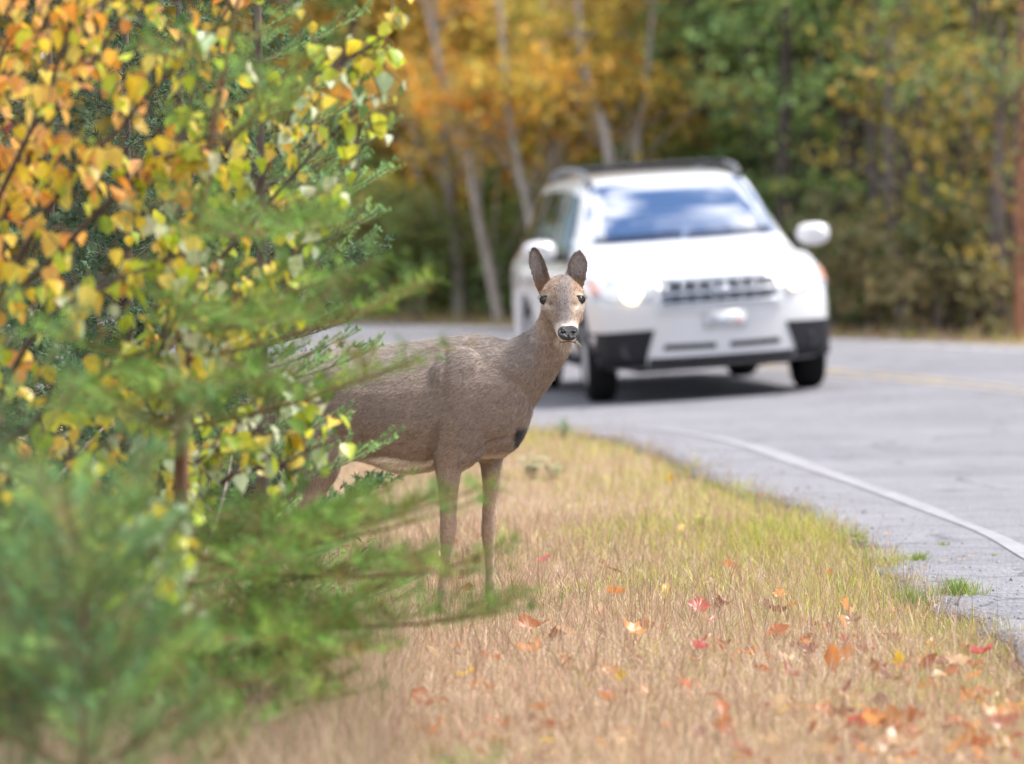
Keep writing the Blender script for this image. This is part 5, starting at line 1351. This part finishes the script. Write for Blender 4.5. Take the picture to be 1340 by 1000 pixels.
    stems = [st(P(-60, 500, d), P(0, 300, d), P(70, 150, d - .2), P(150, 40, d - .3), P(200, -60, d - .3)), st(P(-40, 520, d), P(40, 310, d - .3), P(100, 230, d - .4), P(190, 130, d - .5), P(260, 60, d - .5)),
             st(P(-80, 420, d), P(-20, 150, d), P(30, 0, d)), st(P(-30, 480, d), P(70, 340, d - .2), P(170, 240, d - .3), P(250, 190, d - .3)), st(P(-20, 600, d), P(50, 430, d - .5), P(150, 370, d - .6), P(240, 330, d - .6)),
             st(P(-20, 640, d), P(60, 540, d - .3), P(170, 470, d - .4), P(260, 440, d - .4)), st(P(-30, 380, d), P(60, 130, d - .5), P(110, -20, d - .6)), st(P(-10, 660, d), P(90, 600, d - .3), P(190, 570, d - .4)), st(P(-60, 300, d), P(20, 90, d + .3), P(110, -40, d + .3)), st(P(-60, 640, 16), P(60, 640, 15.2), P(150, 690, 14.8), P(220, 740, 14.6), r0=.006)]
    leafy_shrub('birch_tree', 'young birch with orange and yellow leaves filling the upper left corner', x, y, stems, {'pale': 1.3, 'lime': 3.0, 'yellow': 4.0, 'orange': 2.8, 'pink': .2}, 51, 1250, 300, .051, spread=.15, twig_gap=.042)
    x, y = P(140, 0, 18.0)[:2]; z0 = gz(x, y); B = np.array([x, y, z0 - .05]); d = 17.6
    stems = [st(P(190, 700, d), P(250, 500, d), P(300, 330, d), P(360, 200, d), P(420, 60, d)), st(P(200, 640, d), P(280, 420, d - .2), P(390, 330, d - .4), P(470, 230, d - .4)), st(P(180, 600, d), P(250, 300, d), P(330, 150, d - .2), P(470, 70, d - .3), P(520, 30, d - .3)),
             st(P(210, 700, d), P(290, 570, d - .3), P(360, 530, d - .4), P(395, 505, d - .4)), st(P(210, 740, d), P(290, 630, d - .3), P(365, 610, d - .4), P(400, 590, d - .4)), st(P(180, 560, d), P(220, 300, d), P(260, 90, d), P(330, -40, d)), st(P(190, 620, d), P(230, 470, d - .5), P(320, 425, d - .6), P(395, 415, d - .6)),
             st(P(190, 760, d), P(120, 620, d), P(60, 590, d)), st(P(200, 700, d), P(250, 610, d - .5), P(350, 560, d - .6)), st(P(190, 500, d), P(340, 280, d - .2), P(480, 130, d - .3))]
    leafy_shrub('birch_tree', 'yellow green leaved birch behind the pine trunk, its twigs reaching right', x, y, stems, {'orange': 1.0, 'yellow': 3.2, 'lime': 4.2, 'pale': 2.2, 'green': .7}, 52, 1050, 300, .047, grad=-.8, spread=.15, twig_gap=.048)
    # leafy undergrowth and dead stuff at the foot of the thicket
    def weed(name, label, cx, cy, n, h, pal, seed, lw=.02, leafL=.05, cat='plant', group=None, sp=.12, stemcol=(.16, .16, .05)):
        rr = np.random.default_rng(seed); z0 = gz(cx, cy); root = empty(name, (cx, cy, z0)); tag(root, label, cat, group); tp = []; Vs = []
        for i in range(n):
            a = rr.uniform(0, 6.283); e = np.array([math.cos(a) * sp * rr.uniform(.1, 1), math.sin(a) * sp * rr.uniform(.1, 1), h * rr.uniform(.5, 1)])
            p = catmull([[e[0] * .2, e[1] * .2, -.02], [e[0] * .5, e[1] * .5, e[2] * .6], e], 5); tp.append(tube(p, np.linspace(.002, .001, 5), 4, stemcol))
            for f in np.linspace(.3, 1, 6):
                k = f * 4; q = p[min(int(k), 3)] + (p[min(int(k), 3) + 1] - p[min(int(k), 3)]) * (k - min(int(k), 3))
                V, F = leaf_shape(leafL, lw, .15, .3, 'oval'); M = np.array(Matrix.Rotation(rr.uniform(0, 6.283), 3, 'Z') @ Matrix.Rotation(rr.uniform(-.3, .6), 3, 'X'))
                Vs.append(((V * rr.uniform(.6, 1.1)) @ M.T + q, F, np.tile(pick(pal, 1, rr), (len(V), 1))))
        obj('stems', tp, MAT_BARK, root); f = obj('foliage', Vs, MAT_LEAFMASS, root); return root
    GP = [(.14, .24, .06), (.18, .28, .07), (.10, .19, .06), (.26, .32, .09)]
    for i, (px, d, h) in enumerate([(330, 20.2, .42), (395, 20.8, .40), (440, 20.9, .34), (270, 19.6, .45), (210, 19.4, .48), (130, 19.2, .5), (360, 19.0, .30), (300, 18.3, .28), (480, 21.0, .22), (60, 19.0, .5), (420, 20.2, .26), (250, 17.6, .30)]):
        xx, yy = P(px, 0, d)[:2]; weed('undergrowth_plant', 'leafy green plant in the undergrowth at the foot of the thicket', xx, yy, 16, h, GP, 600 + i, .018, .045, group='undergrowth plants below the thicket', sp=.16)
    PALE = [(.42, .44, .26), (.50, .50, .34), (.36, .40, .22)]
    weed('pale_weed', 'pale leaved weed in the verge just right of the dark brisket of the doe', *G(694, 628)[:2], 12, .13, PALE, 620, .03, .05, sp=.09)
    weed('pale_weed', 'smaller pale leaved weed farther right of the doe chest', *G(724, 628)[:2], 7, .09, PALE, 621, .028, .045, sp=.06)
    weed('green_weed', 'blue green weed where the verge meets the road beyond the doe', *G(738, 578)[:2], 8, .14, [(.12, .22, .09), (.15, .26, .12)], 622, .02, .05, sp=.06)
    weed('green_weed', 'small fresh green weed at the broken pavement edge', *G(1126, 722)[:2], 6, .05, GP, 623, .016, .03, sp=.04)
    weed('green_weed', 'yellow green weed standing among the grass near the road verge', *G(918, 700)[:2], 6, .09, [(.40, .42, .08)], 624, .012, .05, sp=.05)
    # tufts on the broken asphalt
    for px, py, h, w_, lab in [(1202, 744, .055, .05, 'bright green grass tuft growing out of the cracked asphalt'), (1234, 724, .03, .035, 'low flat tuft of green growing on the asphalt'), (1302, 738, .022, .02, 'tiny speck of green moss on the asphalt'), (1122, 716, .06, .06, 'grass clump overhanging the broken pavement edge'), (1170, 745, .035, .06, 'yellowing moss patch beside the pavement edge'), (930, 640, .06, .07, 'dark grass clump at the road edge past the yellow leaf'), (1255, 790, .09, .12, 'dense green tuft at the pavement corner'), (1190, 800, .12, .10, 'tall dark green tuft rising in the verge near the asphalt')]:
        q = G(px, py); n = int(160 * w_ / .05); a = r.uniform(0, 6.283, n); rr_ = np.minimum(np.abs(r.normal(0, w_ * .4, n)), w_ * .9); z0 = float(gz(q[0], q[1])) + (.03 if road_n([q[0]], [q[1]])[0][0] > 0 else 0)
        col = np.where(r.uniform(0, 1, (n, 1)) < .75, [[.20, .30, .06]], [[.40, .36, .12]]) * r.uniform(.7, 1.3, (n, 1))
        o = obj('grass_tuft', [blades(np.cos(a) * rr_, np.sin(a) * rr_ * 1.5, np.zeros(n), r.uniform(.5, 1.1, n) * h, r.uniform(.002, .004, n), col, lean=.6, curl=.6)], MAT_GRASS, smooth=False, loc=(q[0], q[1], z0)); tag(o, lab, 'grass tuft')
    # dead twigs
    for i, (p0, p1, lab) in enumerate([(P(20, 700, 18.5), P(150, 545, 18.8), 'bare grey dead branch slanting up through the thicket'), (P(255, 760, 18.4), P(305, 590, 18.9), 'forked dry twig standing in the undergrowth'), (P(0, 855, 17.0), P(120, 640, 18.0), 'weathered dead branch low in the thicket at the left margin'), (P(350, 690, 20.4), P(372, 600, 20.4), 'dry seed stalk just below the belly of the doe')]):
        rr = np.random.default_rng(700 + i); p = catmull([p0, (p0 + p1) / 2 + rr.normal(0, .03, 3), p1], 8); pt = [tube(p - p0, np.linspace(.007, .002, 8), 5, (.22, .18, .16))]
        for f in (3, 4, 5, 6):
            e = p[f] + rr.normal(0, .06, 3) + (p1 - p0) * .12; pt.append(tube(np.stack([p[f], e]) - p0, [.003, .001], 4, (.22, .18, .16)))
        o = obj('dead_branch', pt, MAT_BARK, loc=tuple(p0)); tag(o, lab, 'branch')
    # tall dry grass in front of the thicket
    n = 9000; yy = r.uniform(11.5, 20.5, n); pxx = r.uniform(-40, 520, n); xx = (pxx - 670) / FPX * yy
    col = pick([(.40, .29, .21), (.34, .23, .17), (.46, .34, .26), (.26, .24, .10)], n, r)
    o = obj('tall_dry_grass', [blades(xx, yy, ground_z(xx, yy), r.uniform(.15, .42, n), r.uniform(.002, .0035, n), col, lean=.4, curl=.9)], MAT_GRASS, smooth=False); tag(o, 'tall dry tan grass at the foot of the thicket', 'grass', kind='stuff')
build_plants()

# ------------------------------------------------------------------ fallen leaves
def fallen():
    r = np.random.default_rng(90)
    cols = {'orange': [(.50, .19, .05), (.54, .25, .08), (.44, .16, .06)], 'red': [(.42, .06, .045), (.38, .09, .06)], 'yellow': [(.66, .44, .05), (.60, .42, .10)], 'rust': [(.36, .12, .045), (.30, .10, .05)], 'pink': [(.60, .16, .16), (.58, .20, .17)], 'tan': [(.46, .30, .17), (.52, .36, .22)], 'brown': [(.20, .10, .06), (.24, .11, .06)]}
    lib = {}
    for f, cc in cols.items():
        lib[f] = []
        for c in cc:
            for q in range(3):
                pp = lobed_shape(.078, r, r.uniform(.4, 1.6)) if (q < 2 or f in ('red', 'pink')) else None
                if pp is None:
                    V, F = leaf_shape(.068, .042, r.uniform(.1, .4), r.uniform(-.3, .5), 'oval'); V = V - [0, .04, 0]; pp = [(V, F, None)]
                pp = [(V, F, np.tile(np.array(c), (len(V), 1)) * r.uniform(.85, 1.15, (len(V), 1))) for V, F, _ in pp]
                me = arr_mesh('fallen_leaf', pp, True); me.materials.append(MAT_LEAF); lib[f].append(me)
    def put(x, y, fam, label, group=None, sc=1.0, tilt=None, lift=.045, yaw=None):
        me = lib[fam][r.integers(0, len(lib[fam]))]; o = bpy.data.objects.new('fallen_leaf', me); COL.objects.link(o)
        n, w = road_n([x], [y]); z = float(gz(x, y)) + (lift if n[0] < 0 else .04)
        t = r.normal(0, .35) if tilt is None else tilt
        o.matrix_world = Matrix.Translation((x, y, z)) @ Matrix.Rotation(r.uniform(0, 6.283) if yaw is None else yaw, 4, 'Z') @ Matrix.Rotation(t, 4, 'X') @ Matrix.Rotation(r.normal(0, .3), 4, 'Y') @ Matrix.Scale(sc, 4)
        tag(o, label, 'leaf', group)
    M_ = [(688, 842, 'orange', 'bright orange leaf curled in the tan grass below the far foreleg', .9, .9), (915, 818, 'red', 'vivid red maple leaf with a pinkish edge in the middle of the verge', 1.0, .6), (916, 872, 'red', 'dull red leaf lying flat just below the vivid red one', .95, .2),
          (872, 790, 'yellow', 'yellow orange leaf standing on edge above the vivid red one', .8, 1.2), (893, 706, 'yellow', 'golden leaf caught upright in green grass', .8, .9), (877, 640, 'yellow', 'lone yellow leaf in the grass near the far road bend', .9, 1.1), (712, 752, 'pink', 'pink leaf in the grass right of the far foreleg', .8, .4), (612, 792, 'red', 'small scarlet leaf between the front hooves of the doe', .6, .7),
          (1093, 885, 'orange', 'large upright orange maple leaf near the pavement', 1.35, 1.1), (1178, 890, 'yellow', 'round lemon yellow leaf right of the large orange one', .65, 1.2), (945, 950, 'orange', 'blurred golden orange leaf at the bottom centre of the verge', 1.0, .9), (1168, 968, 'orange', 'blurred orange leaf among the heap at the bottom right', 1.1, .9), (1312, 975, 'rust', 'dark rusty leaf cluster by the right margin', 1.3, .6),
          (828, 850, 'orange', 'pale orange leaf lying half hidden left of the two red leaves', .9, .3), (862, 746, 'rust', 'rusty brown curled leaf alone in the grass', .7, .5), (997, 660, 'rust', 'red brown leaf at the grass edge beside the asphalt', .9, .6), (1108, 818, 'orange', 'orange leaf with a pale neighbour near the pavement', .9, .9), (1018, 852, 'orange', 'deep orange leaf in a loose cluster', .9, .5), (1020, 800, 'orange', 'small orange leaf above the loose cluster', .7, .6),
          (1088, 772, 'orange', 'orange leaf nearest the green tufts at the pavement', .8, .5), (1255, 892, 'tan', 'pale tan leaf lying flat in the verge', 1.1, .3), (1115, 835, 'tan', 'cream coloured dry leaf curled on edge', .8, .9), (930, 782, 'tan', 'dry tan leaf flat in the grass', .6, .2), (268, 1002, 'orange', 'blurred orange leaf at the bottom edge under the pine seedling', .8, .9), (1060, 875, 'brown', 'dark maroon leaf left of the large orange one', .8, .7)]
    for px, py, f, lab, sc, t in M_:
        q = G(px, py); put(q[0], q[1], f, lab, sc=sc, tilt=t, yaw=r.uniform(-.4, .4), lift=.055)
    labs = {'orange': 'small orange fallen leaf lying in the dry grass', 'rust': 'rust brown fallen leaf lying in the dry grass', 'yellow': 'small yellow fallen leaf lying in the dry grass', 'tan': 'pale tan dead leaf lying in the dry grass', 'brown': 'dark brown dead leaf lying in the dry grass', 'red': 'small red fallen leaf lying in the dry grass'}
    fam = list(labs)
    k = 0
    while k < 280:
        px = r.uniform(560, 1345) if r.uniform() < .85 else r.uniform(0, 560); py = 640 + 370 * r.uniform(0, 1) ** .55
        q = G(px, py); n, w = road_n([q[0]], [q[1]])
        if n[0] > -.10: continue
        dens = .25 + .75 * smooth01(px, 820, 1150) * smooth01(py, 740, 860) + .35 * vnoise(np.array([q[0]]), np.array([q[1]]), 3, 61)[0]
        if r.uniform() > dens: continue
        f = fam[r.choice(6, p=[.33, .32, .04, .17, .12, .02])]
        zone = 'in the lower right corner of the verge' if px > 950 and py > 880 else 'near the pavement' if px > 1000 else 'below the doe and the pine' if px < 720 else 'in the middle of the verge'
        put(q[0], q[1], f, labs[f].replace('lying in the dry grass', zone), f + ' leaves ' + zone, sc=r.uniform(.55, 1.15), tilt=abs(r.normal(.3, .3)), lift=r.uniform(.005, .04)); k += 1
    for px, py in [(1236, 748), (1258, 747), (1272, 742), (1192, 742), (1160, 712), (1210, 756)]:
        q = G(px, py); put(q[0], q[1], 'tan', 'tiny tan leaf scrap on the cracked asphalt', 'leaf scraps on the asphalt', sc=.4, tilt=0)
fallen()
